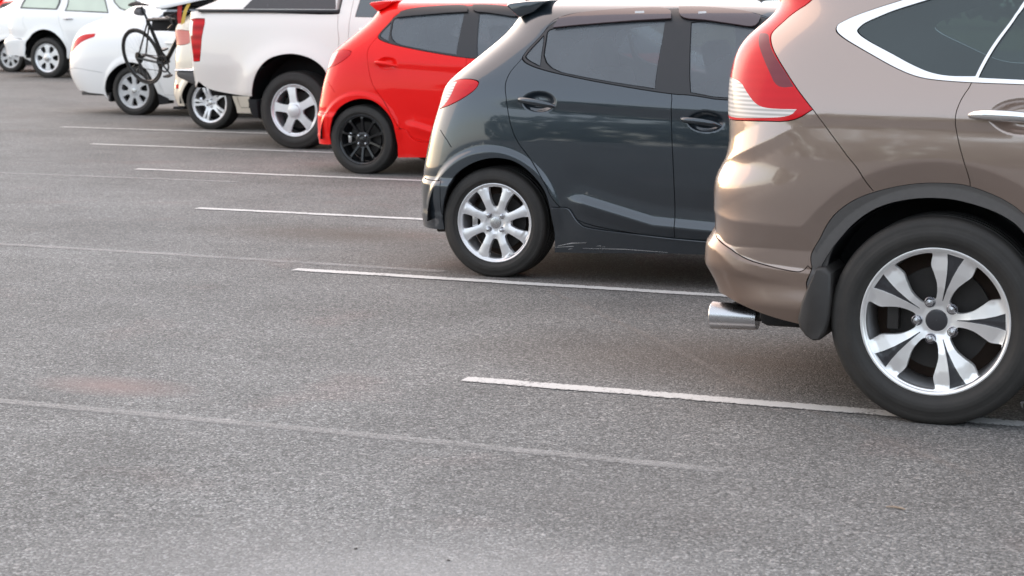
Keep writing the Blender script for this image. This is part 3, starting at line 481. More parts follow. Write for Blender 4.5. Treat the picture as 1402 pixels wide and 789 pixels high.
('hole', [(0.8939, 0.0102), (0.8944, 0.1834), (0.9531, 0.3549), (1.0415, 0.4846), (1.2373, 0.5395), (1.4384, 0.4847), (1.5574, 0.3552), (1.5817, 0.1833), (1.5722, 0.0102)]), ('hole', [(0.0, 0.0), (0.0, 0.1527), (0.9, 0.1527), (0.8607, 0.1426), (0.9409, 0.1628), (0.9516, 0.0051)]), ('hole', [(1.568, 0.0051), (1.5643, 0.0918), (3.3871, 0.0918), (3.4475, 0.0051)]), ('hole', [(3.4332, 0.0102), (3.3538, 0.2032), (3.4013, 0.3742), (3.5534, 0.4894), (3.7099, 0.5244), (3.8467, 0.4894), (3.948, 0.3742), (4.0295, 0.2032), (4.1978, 0.0102)]), ('hole', [(0.0, 0.6244), (0.5, 0.6244), (0.56, 0.9079), (0.58, 1.3222), (0.0, 1.3222)]), ('tail_light', [(0.8246, 1.0056), (0.9114, 1.0066), (1.0327, 0.991), (1.0188, 0.8656), (0.9162, 0.8314), (0.7516, 0.8282), (0.62, 0.8253), (0.62, 0.9919)]), ('reflector', [(0.8021, 0.39), (0.8646, 0.3922), (0.8746, 0.3475), (0.8156, 0.3454)]), ('rear_window', [(1.1968, 0.9393), (1.1118, 1.2629), (2.1846, 1.3098), (2.185, 0.8871)]), ('front_window', [(2.2725, 0.8871), (2.2801, 1.3098), (3.3627, 1.2629), (3.9585, 0.8975)]), ('windscreen', [(4.9609, 0.9602), (4.9609, 1.3222), (4.6609, 1.2977), (4.2109, 0.9602)]), ('rear_door', [(1.432, 0.7044), (1.2129, 0.8871), (0.9896, 1.3353), (2.2313, 1.3642), (2.2239, 0.1527), (1.6312, 0.1527), (1.6162, 0.5044)]), ('front_door', [(2.2239, 0.1527), (2.2313, 1.3642), (3.9068, 1.3222), (4.0044, 0.8561), (3.2988, 0.1527)]), ('headlight', [(3.9809, 0.5644), (4.3109, 0.5044), (4.5809, 0.5244), (4.5609, 0.6644), (4.1609, 0.6844)]), ('grille', [(4.5609, 0.2032), (4.9609, 0.2032), (4.9609, 0.4543), (4.5209, 0.4543)])], 'seams': [[(0.0, 0.6044), (0.55, 0.6044), (0.9379, 0.5244)]]}, 'sedan': {'over': [], 'cfg': {'side': [(0.77, 0.12), (0.8, 0.22), (0.83, 0.42), (0.845, 0.65), (0.84, 0.85), (0.82, 0.97), (0.775, 1.06), (0.72, 1.18), (0.65, 1.33), (0.56, 1.42), (0.4, 1.46), (0, 1.48)], 'rear_plan': [(0, 0), (0.012, 0.25), (0.04, 0.48), (0.085, 0.66), (0.15, 0.79), (0.25, 0.89), (0.4, 0.955), (0.6, 0.985), (0.85, 0.998), (1.1, 1.0)], 'front_plan': [(0, 0), (0.03, 0.3), (0.09, 0.55), (0.18, 0.73), (0.32, 0.87), (0.55, 0.955), (0.85, 0.99), (1.2, 1.0)], 'x_rear': -1.0, 'x_front': 3.4, 'gutter': 1.4, 'fade': 2.2, 'rear': [(0.12, -1.0), (0.22, -1.0252), (0.35, -1.1005), (0.5, -1.1666), (0.65, -1.1689), (0.8, -1.1421), (0.9, -1.1094), (0.98, -1.0716), (1.06, -1.01), (1.14, -0.8494), (1.22, -0.5689), (1.3, -0.3673), (1.4, -0.1981)], 'front': [(0.12, 3.3), (0.3, 3.4), (0.55, 3.4), (0.75, 3.2), (0.88, 2.9), (0.98, 2.75), (1.1, 2.55), (1.4, 2.1)], 'ridges': [{'kind': 'arch', 'c': (0, 0.31),
 'prof': [(0.33, 0.012), (0.39, 0.012), (0.44, 0), (0.55, 0)], 'z0': 0.25}]}, 'loc': (-13.257, 21.37, 0),
 'polys': [
('hole', [(1.2308, 0.0106), (1.2002, 0.139), (1.3105, 0.2984), (1.4213, 0.4187), (1.5432, 0.52), (1.695, 0.5539), (1.8376, 0.516), (1.9446, 0.4105), (1.9775, 0.1863), (1.9502, 0.0106)]), ('hole', [(0.0, 0.0), (0.0, 0.1249), (0.8356, 0.1839), (0.9273, 0.1501), (1.1412, 0.1421), (1.1942, 0.1295), (1.25, 0.0053)]), ('hole', [(1.9398, 0.0053), (1.952, 0.0839), (3.8151, 0.0839), (3.8626, 0.0053)]), ('hole', [(3.85, 0.0106), (3.806, 0.2061), (3.8606, 0.3771), (4.0156, 0.4923), (4.2146, 0.5374), (4.3616, 0.4923), (4.4569, 0.3771), (4.5267, 0.2061), (4.6386, 0.0106)]), ('tail_light', [(0.6608, 0.6575), (0.7038, 0.7366), (0.7961, 0.8357), (0.9246, 0.8862), (1.0994, 0.8986), (1.1096, 0.8535), (0.9824, 0.8107), (0.8723, 0.7401), (0.771, 0.6508)]), ('rear_window', [(1.8203, 0.9489), (1.5855, 1.2235), (1.7828, 1.3077), (2.718, 1.3283), (2.7417, 0.9146)]), ('front_window', [(2.8279, 0.9146), (2.8283, 1.3283), (3.8818, 1.2822), (4.4413, 0.926)]), ('windscreen', [(5.5208, 0.9489), (5.5208, 1.3213), (5.2208, 1.2947), (4.7708, 0.9489)]), ('rear_glass', [(0.0, 0.9828), (0.4, 0.9828), (0.4, 1.2947), (0.0, 1.2947)]), ('rear_bumper', [(0.0, 0.4373), (0.8, 0.4373), (0.8567, 0.4695), (1.3111, 0.4072), (1.3458, 0.1864), (1.2908, 0.0106), (0.0, 0.0)]), ('rear_door', [(1.9744, 0.6074), (1.8204, 0.8921), (1.4227, 1.2464), (1.7275, 1.3509), (2.7713, 1.3677), (2.7802, 0.1453), (2.0553, 0.1453)]), ('front_door', [(2.7802, 0.1453), (2.7713, 1.3677), (4.3718, 1.3077), (4.4828, 0.8702), (3.7475, 0.1453)]), ('headlight', [(4.5408, 0.5474), (4.8708, 0.4873), (5.1408, 0.5074), (5.1208, 0.6474), (4.7208, 0.6674)]), ('grille', [(5.1208, 0.1858), (5.5208, 0.1858), (5.5208, 0.4373), (5.0808, 0.4373)])], 'seams': [[(0.0, 0.8702), (0.5, 0.8702), (0.62, 0.7475), (0.6, 0.4473)]]}, 'suv_white': {'over': [], 'cfg': {'side': [(0.86, 0.25), (0.88, 0.38), (0.905, 0.6), (0.92, 0.82), (0.915, 1.0), (0.9, 1.12), (0.87, 1.2), (0.8, 1.4), (0.73, 1.58), (0.62, 1.7), (0.4, 1.75), (0, 1.77)], 'rear_plan': [(0, 0), (0.008, 0.3), (0.025, 0.58), (0.05, 0.76), (0.09, 0.875), (0.16, 0.945), (0.28, 0.98), (0.5, 0.994), (0.9, 1.0)], 'front_plan': [(0, 0), (0.03, 0.3), (0.09, 0.55), (0.18, 0.73), (0.32, 0.87), (0.55, 0.955), (0.85, 0.99), (1.2, 1.0)], 'x_rear': -1.0, 'x_front': 3.6, 'gutter': 1.62, 'fade': 1.2, 'rear': [(0.25, -0.98), (0.42, -1.03), (0.55, -1.05), (0.68, -1.04), (0.72, -0.98), (0.85, -0.96), (1.0, -0.96), (1.15, -0.94), (1.35, -0.86), (1.62, -0.7)], 'front': [(0.25, 3.45), (0.5, 3.6), (0.8, 3.55), (1.02, 3.2), (1.15, 3.0), (1.25, 2.8), (1.62, 2.25)], 'ridges': [{'kind': 'arch', 'c': (0, 0.37),
 'prof': [(0.4, 0.022), (0.5, 0.022), (0.6, 0.0), (0.75, 0)], 'z0': 0.3, 'h': 0.05}, {'kind': 'line', 'line': [(-2, 0.72), (3, 0.72)], 'prof': [(-0.5, 0.02), (-0.08, 0.02), (-0.03, 0.02), (0, 0), (0.1, 0)], 'xr': (-2, -0.45, 0.1)}]}, 'loc': (-21.1, 30.77, 0),
 'polys': [
('hole', [(1.3259, 0.0105), (1.2939, 0.1354), (1.3721, 0.3636), (1.3855, 0.5236), (1.5651, 0.6175), (1.734, 0.6518), (1.9388, 0.6075), (2.112, 0.4779), (2.2253, 0.2935), (2.1975, 0.1539), (2.1975, 0.0101)]), ('hole', [(0.0, 0.0), (0.0, 0.1719), (0.9, 0.1719), (1.0843, 0.1545), (1.3438, 0.1339), (1.3346, 0.0052)]), ('hole', [(2.1775, 0.0051), (2.1875, 0.1125), (4.0927, 0.1113), (4.139, 0.0051)]), ('hole', [(4.126, 0.0101), (4.0785, 0.2021), (4.1462, 0.4534), (4.5792, 0.6135), (4.7789, 0.4534), (4.9153, 0.2021), (5.0529, 0.0101)]), ('tail_light.clear_lens', [(0.8231, 0.7821), (0.8231, 0.7891), (0.8231, 0.7425), (0.8231, 0.7355)]), ('tail_light.clear_lens', [(0.8381, 0.6601), (0.8231, 0.6638), (0.8232, 0.612), (0.8381, 0.6296)]), ('quarter_window', [(1.0876, 1.0528), (1.0795, 1.1515), (1.0984, 1.332), (1.8946, 1.3656), (2.0085, 1.1959), (1.9432, 1.0282)]), ('rear_window', [(2.1757, 1.0013), (2.2173, 1.1132), (2.1775, 1.3656), (2.8775, 1.3887), (3.0744, 0.971)]), ('front_window', [(3.3478, 0.9723), (3.0575, 1.3771), (3.7666, 1.332), (4.7217, 1.0031)]), ('windscreen', [(5.9504, 1.0349), (5.9504, 1.4251), (5.5504, 1.4006), (5.1504, 1.0349)]), ('rear_glass', [(0.0, 0.9603), (0.58, 0.9603), (0.58, 1.3656), (0.0, 1.3656)]), ('window_trim', [(1.0654, 1.0315), (1.0415, 1.1514), (1.0569, 1.3599), (1.9056, 1.3946), (2.0587, 1.1961), (1.9815, 1.0073)]), ('window_trim', [(2.1549, 0.9871), (2.1989, 1.127), (2.1575, 1.3887), (2.8975, 1.4127), (3.1029, 0.9501)]), ('window_trim', [(3.322, 0.9512), (3.0375, 1.4066), (3.8015, 1.3599), (4.7923, 0.9817)]), ('rear_bumper', [(0.0, 0.4734), (0.9, 0.4734), (1.0382, 0.4732), (1.2651, 0.454), (1.3829, 0.3552), (1.3346, 0.0052), (0.0, 0.0)]), ('rear_door', [(2.1575, 0.5537), (1.9958, 0.9386), (2.1375, 1.4251), (2.9575, 1.4444), (2.9575, 0.1719), (2.2575, 0.174), (2.2375, 0.3544)]), ('front_door', [(2.9575, 0.1719), (2.9575, 1.4444), (4.284, 1.3887), (4.7975, 0.9603), (4.0758, 0.1719)]), ('headlight', [(4.9704, 0.5335), (5.3004, 0.4734), (5.5704, 0.4935), (5.5504, 0.6836), (5.1504, 0.7036)]), ('grille', [(5.5504, 0.2021), (5.9504, 0.2021), (5.9504, 0.4534), (5.5104, 0.4534)])], 'seams': [[(0.7247, 0.4708), (1.0382, 0.4732), (1.2528, 0.4637)], [(1.3305, 0.6135), (1.2243, 0.7537), (1.2371, 0.9603), (1.0922, 1.4648)]]}}

def resample(loop, step, closed=True):
    out = []; n = len(loop)
    for i in range(n if closed else n-1):
        a = np.array(loop[i]); b = np.array(loop[(i+1) % n]); k = max(1, int(np.ceil(np.hypot(*(b-a))/step)))
        for j in range(k): out.append(tuple(a+(b-a)*j/k))
    if not closed: out.append(tuple(loop[-1]))
    return out
def rounded(loop, it=2, keep=1.2):
    """light corner cutting where the turn is gentle, so traced outlines read as curves"""
    for _ in range(it):
        n = len(loop); out = []
        for i in range(n):
            p = np.array(loop[i]); a = np.array(loop[i-1]); b = np.array(loop[(i+1) % n])
            u = p-a; w = b-p; lu, lw = np.hypot(*u), np.hypot(*w)
            if lu < 1e-6 or lw < 1e-6: continue
            ang = abs(math.atan2(u[0]*w[1]-u[1]*w[0], u @ w))
            if ang > keep or ang < .02: out.append(tuple(p))
            else:
                k = .25; out.append(tuple(p-u*k)); out.append(tuple(p+w*k))
        loop = out
    return loop
def inside(pts, loop):
    x, y = pts[:, 0], pts[:, 1]; r = np.zeros(len(pts), bool); n = len(loop); j = n-1
    for i in range(n):
        xi, yi = loop[i]; xj, yj = loop[j]
        c = ((yi > y) != (yj > y)) & (x < (xj-xi)*(y-yi)/((yj-yi) if yj != yi else 1e-12)+xi)
        r ^= c; j = i
    return r
def dist_poly(pts, lines):
    """distance from each point to the nearest segment (capped)"""
    d = np.full(len(pts), 9.)
    if not len(lines) or not len(pts): return d
    o = np.argsort(pts[:, 0]); X = pts[o, 0]; Q = pts[o]; D = d[o]
    A = np.array([s[0] for s in lines], float); B = np.array([s[1] for s in lines], float)
    i0 = np.searchsorted(X, np.minimum(A[:, 0], B[:, 0])-.035); i1 = np.searchsorted(X, np.maximum(A[:, 0], B[:, 0])+.035)
    for a, b, i, j in zip(A, B, i0, i1):
        if j <= i: continue
        ab = b-a; L = max(ab @ ab, 1e-12); q = Q[i:j]-a
        t = np.clip((q @ ab)/L, 0, 1); e = q-t[:, None]*ab
        D[i:j] = np.minimum(D[i:j], np.sqrt(e[:, 0]**2+e[:, 1]**2))
    d[o] = D
    return d
def offset_line(pl, h, closed):
    p = np.array(pl); n = len(p)
    if closed: t = np.roll(p, -1, 0)-np.roll(p, 1, 0)
    else: t = np.gradient(p, axis=0)
    t = t/np.maximum(np.hypot(*t.T)[:, None], 1e-9); m = np.stack([-t[:, 1], t[:, 0]], 1)
    return p+m*h, p-m*h

class Panels:
    """cut the skin into panels: outlines and seams in (s, v), with real gaps between neighbours"""
    NOGAP = ('clear_lens', 'dark_lens')
    def __init__(self, S, data, step=.025, far=.08, gap=.0035, s_fine=2.6):
        self.S = S; self.gap = gap
        polys = [(n, rounded(l) if n not in ('x',) else l) for n, l in data['polys']]
        self.polys = polys
        V = []; E = []
        def put(pl, closed):
            k = len(V); V.extend(pl); n = len(pl)
            E.extend([(k+i, k+(i+1) % n) for i in range(n if closed else n-1)])
        segs = []
        self.gapsegs = []
        for n, l in polys:
            r = resample(l, step*.8)
            l2 = [(min(max(a, 0), S.smax), min(max(b, 0), S.vmax)) for a, b in r]
            if n == 'hole' or n.split('.')[-1] in self.NOGAP:
                put(l2, True)
            else:
                a, b = offset_line(l2, gap/2, True)
                put([tuple(q) for q in a], True); put([tuple(q) for q in b], True)
                self.gapsegs += [(l2[i], l2[(i+1) % len(l2)]) for i in range(len(l2))]
            segs += [(l2[i], l2[(i+1) % len(l2)]) for i in range(len(l2))]
        for l in data['seams']:
            r = resample(l, step*.8, False); a, b = offset_line(r, gap/2, False)
            put([tuple(q) for q in a]+[tuple(q) for q in b[::-1]], True)
            ss = [(r[i], r[i+1]) for i in range(len(r)-1)]; segs += ss; self.gapsegs += ss
        # border
        put([(0, 0), (S.smax, 0), (S.smax, S.vmax), (0, S.vmax)], True)
        gp = []
        s = 0.0; rows = 0
        vs = np.linspace(0, S.vmax, int(S.vmax/step)+1); s_list = list(np.arange(0, s_fine, step))+list(np.arange(s_fine, S.smax, far))+[S.smax]
        for i, v in enumerate(vs):
            for j, q in enumerate(s_list):
                o = (step*.5 if i % 2 else 0) if 0 < q < s_fine-step else 0
                gp.append((min(q+o, S.smax), v))
        gp = np.array(gp); d = dist_poly(gp, segs); gp = gp[d > step*.42]
        # extra points where creases and hollows bend the skin
        fs = step*.36; sf = np.arange(.03, min(s_fine, 3.2), fs); vf = np.arange(.04, S.vg, fs); ff = np.stack(np.meshgrid(sf, vf), -1).reshape(-1, 2)
        B = S.base(ff[:, 0], ff[:, 1]); h = .012
        def dd(dx, dz): Q = B.copy(); Q[:, 0] += dx; Q[:, 2] += dz; return S.disp(Q)
        c0 = S.disp(B); k = abs(dd(h, 0)+dd(-h, 0)-2*c0)+abs(dd(0, h)+dd(0, -h)-2*c0)
        ff = ff[k > .0009]; ff = ff[dist_poly(ff, segs) > fs*.5]
        gp = np.vstack([gp, ff]) if len(ff) else gp
        V = [Vector((float(a), float(b))) for a, b in V]+[Vector((float(a), float(b))) for a, b in gp]
        r = delaunay_2d_cdt(V, E, [], 0, 1e-5)
        P = np.array([tuple(v) for v in r[0]]); T = np.array([f for f in r[2] if len(f) == 3])
        a, b, c = P[T[:, 0]], P[T[:, 1]], P[T[:, 2]]
        ar = (b[:, 0]-a[:, 0])*(c[:, 1]-a[:, 1])-(b[:, 1]-a[:, 1])*(c[:, 0]-a[:, 0])
        T[ar < 0] = T[ar < 0][:, ::-1]; T = T[abs(ar) > 1e-9]
        C = P[T].mean(1)
        ok = (C[:, 0] > 0) & (C[:, 0] < S.smax) & (C[:, 1] > 0) & (C[:, 1] < S.vmax); T = T[ok]; C = C[ok]
        self.uv = P; self.T = T
        lab = np.full(len(T), -1); done = np.zeros(len(T), bool)
        for i, (n, l) in enumerate(polys):
            m = inside(C, l) & ~done; lab[m] = i; done |= m
        names = [n for n, _ in polys]+['body']
        self.lab = np.array([names[i] for i in lab], dtype=object)
        # gaps: only where two different panels (or a seam) meet
        self.lab[C[:, 1] < .03] = 'hole'
        holes = self.lab == 'hole'
        g = dist_poly(C, self.gapsegs) < gap*.52
        # a gap inside a higher priority panel is no gap
        self.lab[g & ~holes] = '_gap'
        for i, (n, l) in enumerate(polys):       # give back gap slivers that lie well inside a panel of higher priority
            if n == 'hole': continue
            m = (self.lab == '_gap') & inside(C, l)
            own = resample(l, .03); sg = [(own[k], own[(k+1) % len(own)]) for k in range(len(own))]
            prior = []
            for n2, l2 in polys[:i]:
                if n2 == 'hole': continue
                l2 = resample(l2, .03)
                prior += [(l2[k], l2[(k+1) % len(l2)]) for k in range(len(l2))]
            mm = np.where(m)[0]
            if not len(mm): continue
            base = n.split('.')[0]
            dd = dist_poly(C[mm], sg+prior)
            sd = dist_poly(C[mm], [(l3[k], l3[k+1]) for l3 in data['seams'] for k in range(len(l3)-1)])
            give = mm[(dd > gap*.52) & ((sd > gap*.52) | (n.split('.')[0] in ('tail_light', 'rear_window', 'front_window', 'quarter_window', 'window_trim')))]
            if n.split('.')[0] in ('tail_light',) or True:
                self.lab[give] = n
        self.X = S.P(P[:, 0], P[:, 1]); self.Nn = S.N(P[:, 0], P[:, 1])
    def tris(self, names): return self.T[np.isin(self.lab, names)]
    def build(self, names, objname, mat, parent, side='both', off=0.0, rim=.012, T=None, lip=.0):
        T = self.tris(names) if T is None else T
        if not len(T): return None
        used, inv = np.unique(T, return_inverse=True); T = inv.reshape(-1, 3)
        X = self.X[used]+self.Nn[used]*off; Nn = self.Nn[used]
        ed = {}
        for t in T:
            for a, b in ((t[0], t[1]), (t[1], t[2]), (t[2], t[0])): ed[(a, b)] = 1
        bd = [(a, b) for (a, b) in ed if (b, a) not in ed]
        bd = [(a, b) for a, b in bd if not (abs(X[a][1]) < 2e-3 and abs(X[b][1]) < 2e-3)]
        V = list(X); F = [tuple(t) for t in T]; LN = [Nn[i] for t in T for i in t]
        if rim:
            idx = {}
            for a, b in bd:
                for q in (a, b):
                    if q not in idx: idx[q] = len(V); V.append(X[q]-Nn[q]*rim)
            for a, b in bd:
                f = (b, a, idx[a], idx[b]); F.append(f)
                e = X[b]-X[a]; m = np.cross(e, Nn[a]); m = m/max(np.linalg.norm(m), 1e-9)
                LN += [m*.8+Nn[b]*.6, m*.8+Nn[a]*.6, m, m]
        V = np.array(V); LN = np.array(LN)
        def one(sgn, V0, F0, LN0):
            if sgn > 0: return V0, F0, LN0
            V1 = V0*np.array([1, -1, 1]); F1 = [tuple(reversed(f)) for f in F0]; L = []; k = 0
            for f in F0: L += list(LN0[k:k+len(f)][::-1]*np.array([1, -1, 1])); k += len(f)
            return V1, F1, np.array(L)
        if side == 'near': return mesh(objname, V, F, mat, parent, True, LN)
        if side == 'far': return mesh(objname, *one(-1, V, F, LN)[:2], mat, parent, True, one(-1, V, F, LN)[2])
        V1, F1, L1 = one(-1, V, F, LN); k = len(V)
        return mesh(objname, np.vstack([V, V1]), F+[tuple(i+k for i in f) for f in F1], mat, parent, True, np.vstack([LN, L1]))
    def overlay(self, loop, objname, mat, parent, off, rim=.004, step=.02, side='near'):
        l = resample(rounded(loop), step); n = len(l)
        lo = np.min(l, 0); hi = np.max(l, 0)
        g = np.array([(a, b) for a in np.arange(lo[0], hi[0], step) for b in np.arange(lo[1], hi[1], step)])
        sg = [(l[i], l[(i+1) % n]) for i in range(n)]
        g = g[inside(g, l) & (dist_poly(g, sg) > step*.4)]
        r = delaunay_2d_cdt([Vector(map(float, p)) for p in l]+[Vector(map(float, p)) for p in g], [(i, (i+1) % n) for i in range(n)], [], 1, 1e-5)
        P = np.array([tuple(v) for v in r[0]]); T = np.array(r[2])
        a, b, c = P[T[:, 0]], P[T[:, 1]], P[T[:, 2]]
        ar = (b[:, 0]-a[:, 0])*(c[:, 1]-a[:, 1])-(b[:, 1]-a[:, 1])*(c[:, 0]-a[:, 0]); T[ar < 0] = T[ar < 0][:, ::-1]
        q = Panels.__new__(Panels); q.S = self.S; q.X = self.S.P(P[:, 0], P[:, 1]); q.Nn = self.S.N(P[:, 0], P[:, 1])
        return q.build(None, objname, mat, parent, side, off, rim, T=T)

# ------------------------------------------------------------------ wheels
def polar(r, deg): return (r*math.cos(R(deg)), r*math.sin(R(deg)))
def spoke_openings(n, phase, Rr, prof, r0, r1, twin=0.0, tw_r=(.4, .85)):
    """openings between n spokes; prof = [(r, half width)] in rim radii"""
    pr, ph = np.array(prof).T; out = []
    rs = np.linspace(r0, r1, 9)
    def edge(k, sgn):
        phi = phase+360*k/n; L = []
        for q in rs:
            h = np.interp(q, pr, ph); a = math.degrees(math.asin(min(.95, h/q)))
            L.append((q, phi+sgn*a))
        return L
    for k in range(n):
        A = edge(k, 1); B = edge(k+1, -1)
        if A[-1][1] > B[-1][1]-1: continue
        keepA = []; keepB = []
        for (qa, aa), (qb, ab) in zip(A, B):
            if aa < ab-1.5: keepA.append((qa, aa)); keepB.append((qb, ab))
        a1, b1 = keepA[-1][1], keepB[-1][1]
        arc = [(rs[-1]+.012, a1+(b1-a1)*t) for t in np.linspace(.06, .94, 7)]
        a0, b0 = keepA[0][1], keepB[0][1]
        arc0 = [(keepA[0][0]-.015, a0+(b0-a0)*t) for t in (.7, .5, .3)]
        loop = keepA+arc+keepB[::-1]+arc0
        out.append([polar(q*Rr, a) for q, a in loop])
    if twin:
        for k in range(n):
            phi = phase+360*k/n; L = []
            for q in np.linspace(tw_r[0], tw_r[1], 5): L.append((q, twin*(.3+.7*(q-tw_r[0])/(tw_r[1]-tw_r[0]))))
            loop = [(math.hypot(q, h), phi+math.degrees(math.atan2(h, q))) for q, h in L]+[(math.hypot(q, h), phi-math.degrees(math.atan2(h, q))) for q, h in L[::-1]]
            out.append([polar(q*Rr, a) for q, a in loop])
    return out
def rim_face(Rr, openings, depth, pockets=(), step=.011, wall=.03, base='alloy', name='rim', pocket_depth=.010, relief=None):
    """returns list of (V, F, LN) for the face and for the pockets; face looks to -y"""
    V = []; E = []
    def put(pl):
        k = len(V); V.extend(pl); n = len(pl); E.extend([(k+i, k+(i+1) % n) for i in range(n)])
    circ = [polar(Rr*.95, 360*i/120) for i in range(96)]; put(circ)
    opn = [resample(rounded(o, 2, 1.6), step*.8) for o in openings]; pk = [resample(p, step*.8) for p in pockets]
    for o in opn+pk: put(o)
    segs = [(l[i], l[(i+1) % len(l)]) for l in [circ]+opn+pk for i in range(len(l))]
    g = []
    for i, y in enumerate(np.arange(-Rr, Rr, step*.87)):
        for x in np.arange(-Rr, Rr, step): g.append((x+(step/2 if i % 2 else 0), y))
    g = np.array(g); g = g[np.hypot(*g.T) < Rr*.943]; g = g[dist_poly(g, segs) > step*.4]
    r = delaunay_2d_cdt([Vector(map(float, p)) for p in V]+[Vector(map(float, p)) for p in g], E, [], 0, 1e-6)
    P = np.array([tuple(v) for v in r[0]]); T = np.array(r[2])
    a, b, c = P[T[:, 0]], P[T[:, 1]], P[T[:, 2]]
    ar = (b[:, 0]-a[:, 0])*(c[:, 1]-a[:, 1])-(b[:, 1]-a[:, 1])*(c[:, 0]-a[:, 0]); T[ar < 0] = T[ar < 0][:, ::-1]; T = T[abs(ar) > 1e-10]
    C = P[T].mean(1); ok = np.hypot(*C.T) < Rr*.951
    for o in opn: ok &= ~inside(C, o)
    pm = np.zeros(len(T), bool)
    for p in pk: pm |= inside(C, p)
    def dfun(Q, extra):
        rr = np.hypot(*Q.T)/Rr; d = np.interp(rr, *np.array(depth).T)
        if relief is not None: d = d+relief(Q/Rr)
        return d+extra
    res = []
    for sel, extra, wl in ((ok & ~pm, 0, wall), (ok & pm, pocket_depth, .0)):
        TT = T[sel]
        if not len(TT): res.append(None); continue
        used, inv = np.unique(TT, return_inverse=True); t3 = inv.reshape(-1, 3); Q = P[used]
        e = 1e-4; d0 = dfun(Q, extra); gx = (dfun(Q+[e, 0], extra)-dfun(Q-[e, 0], extra))/(2*e); gz = (dfun(Q+[0, e], extra)-dfun(Q-[0, e], extra))/(2*e)
        X = np.stack([Q[:, 0], d0, Q[:, 1]], 1); Nn = np.stack([gx, -np.ones(len(Q)), gz], 1); Nn /= np.linalg.norm(Nn, axis=1)[:, None]
        F = [tuple(t) for t in t3]; LN = [Nn[i] for t in t3 for i in t]; VV = list(X)
        ed = set()
        for t in t3:
            for p_, q_ in ((t[0], t[1]), (t[1], t[2]), (t[2], t[0])): ed.add((p_, q_))
        if wl:
            idx = {}
            for p_, q_ in ed:
                if (q_, p_) in ed: continue
                for w in (p_, q_):
                    if w not in idx:
                        idx[w] = len(VV); VV.append(X[w]+np.array([0, wl, 0]))
                F.append((q_, p_, idx[p_], idx[q_])); en = X[q_]-X[p_]; m = np.cross(en, Nn[p_]); m /= max(np.linalg.norm(m), 1e-9)
                LN += [m*.8+Nn[q_]*.5, m*.8+Nn[p_]*.5, m, m]
        res.append((VV, F, LN))
    return res
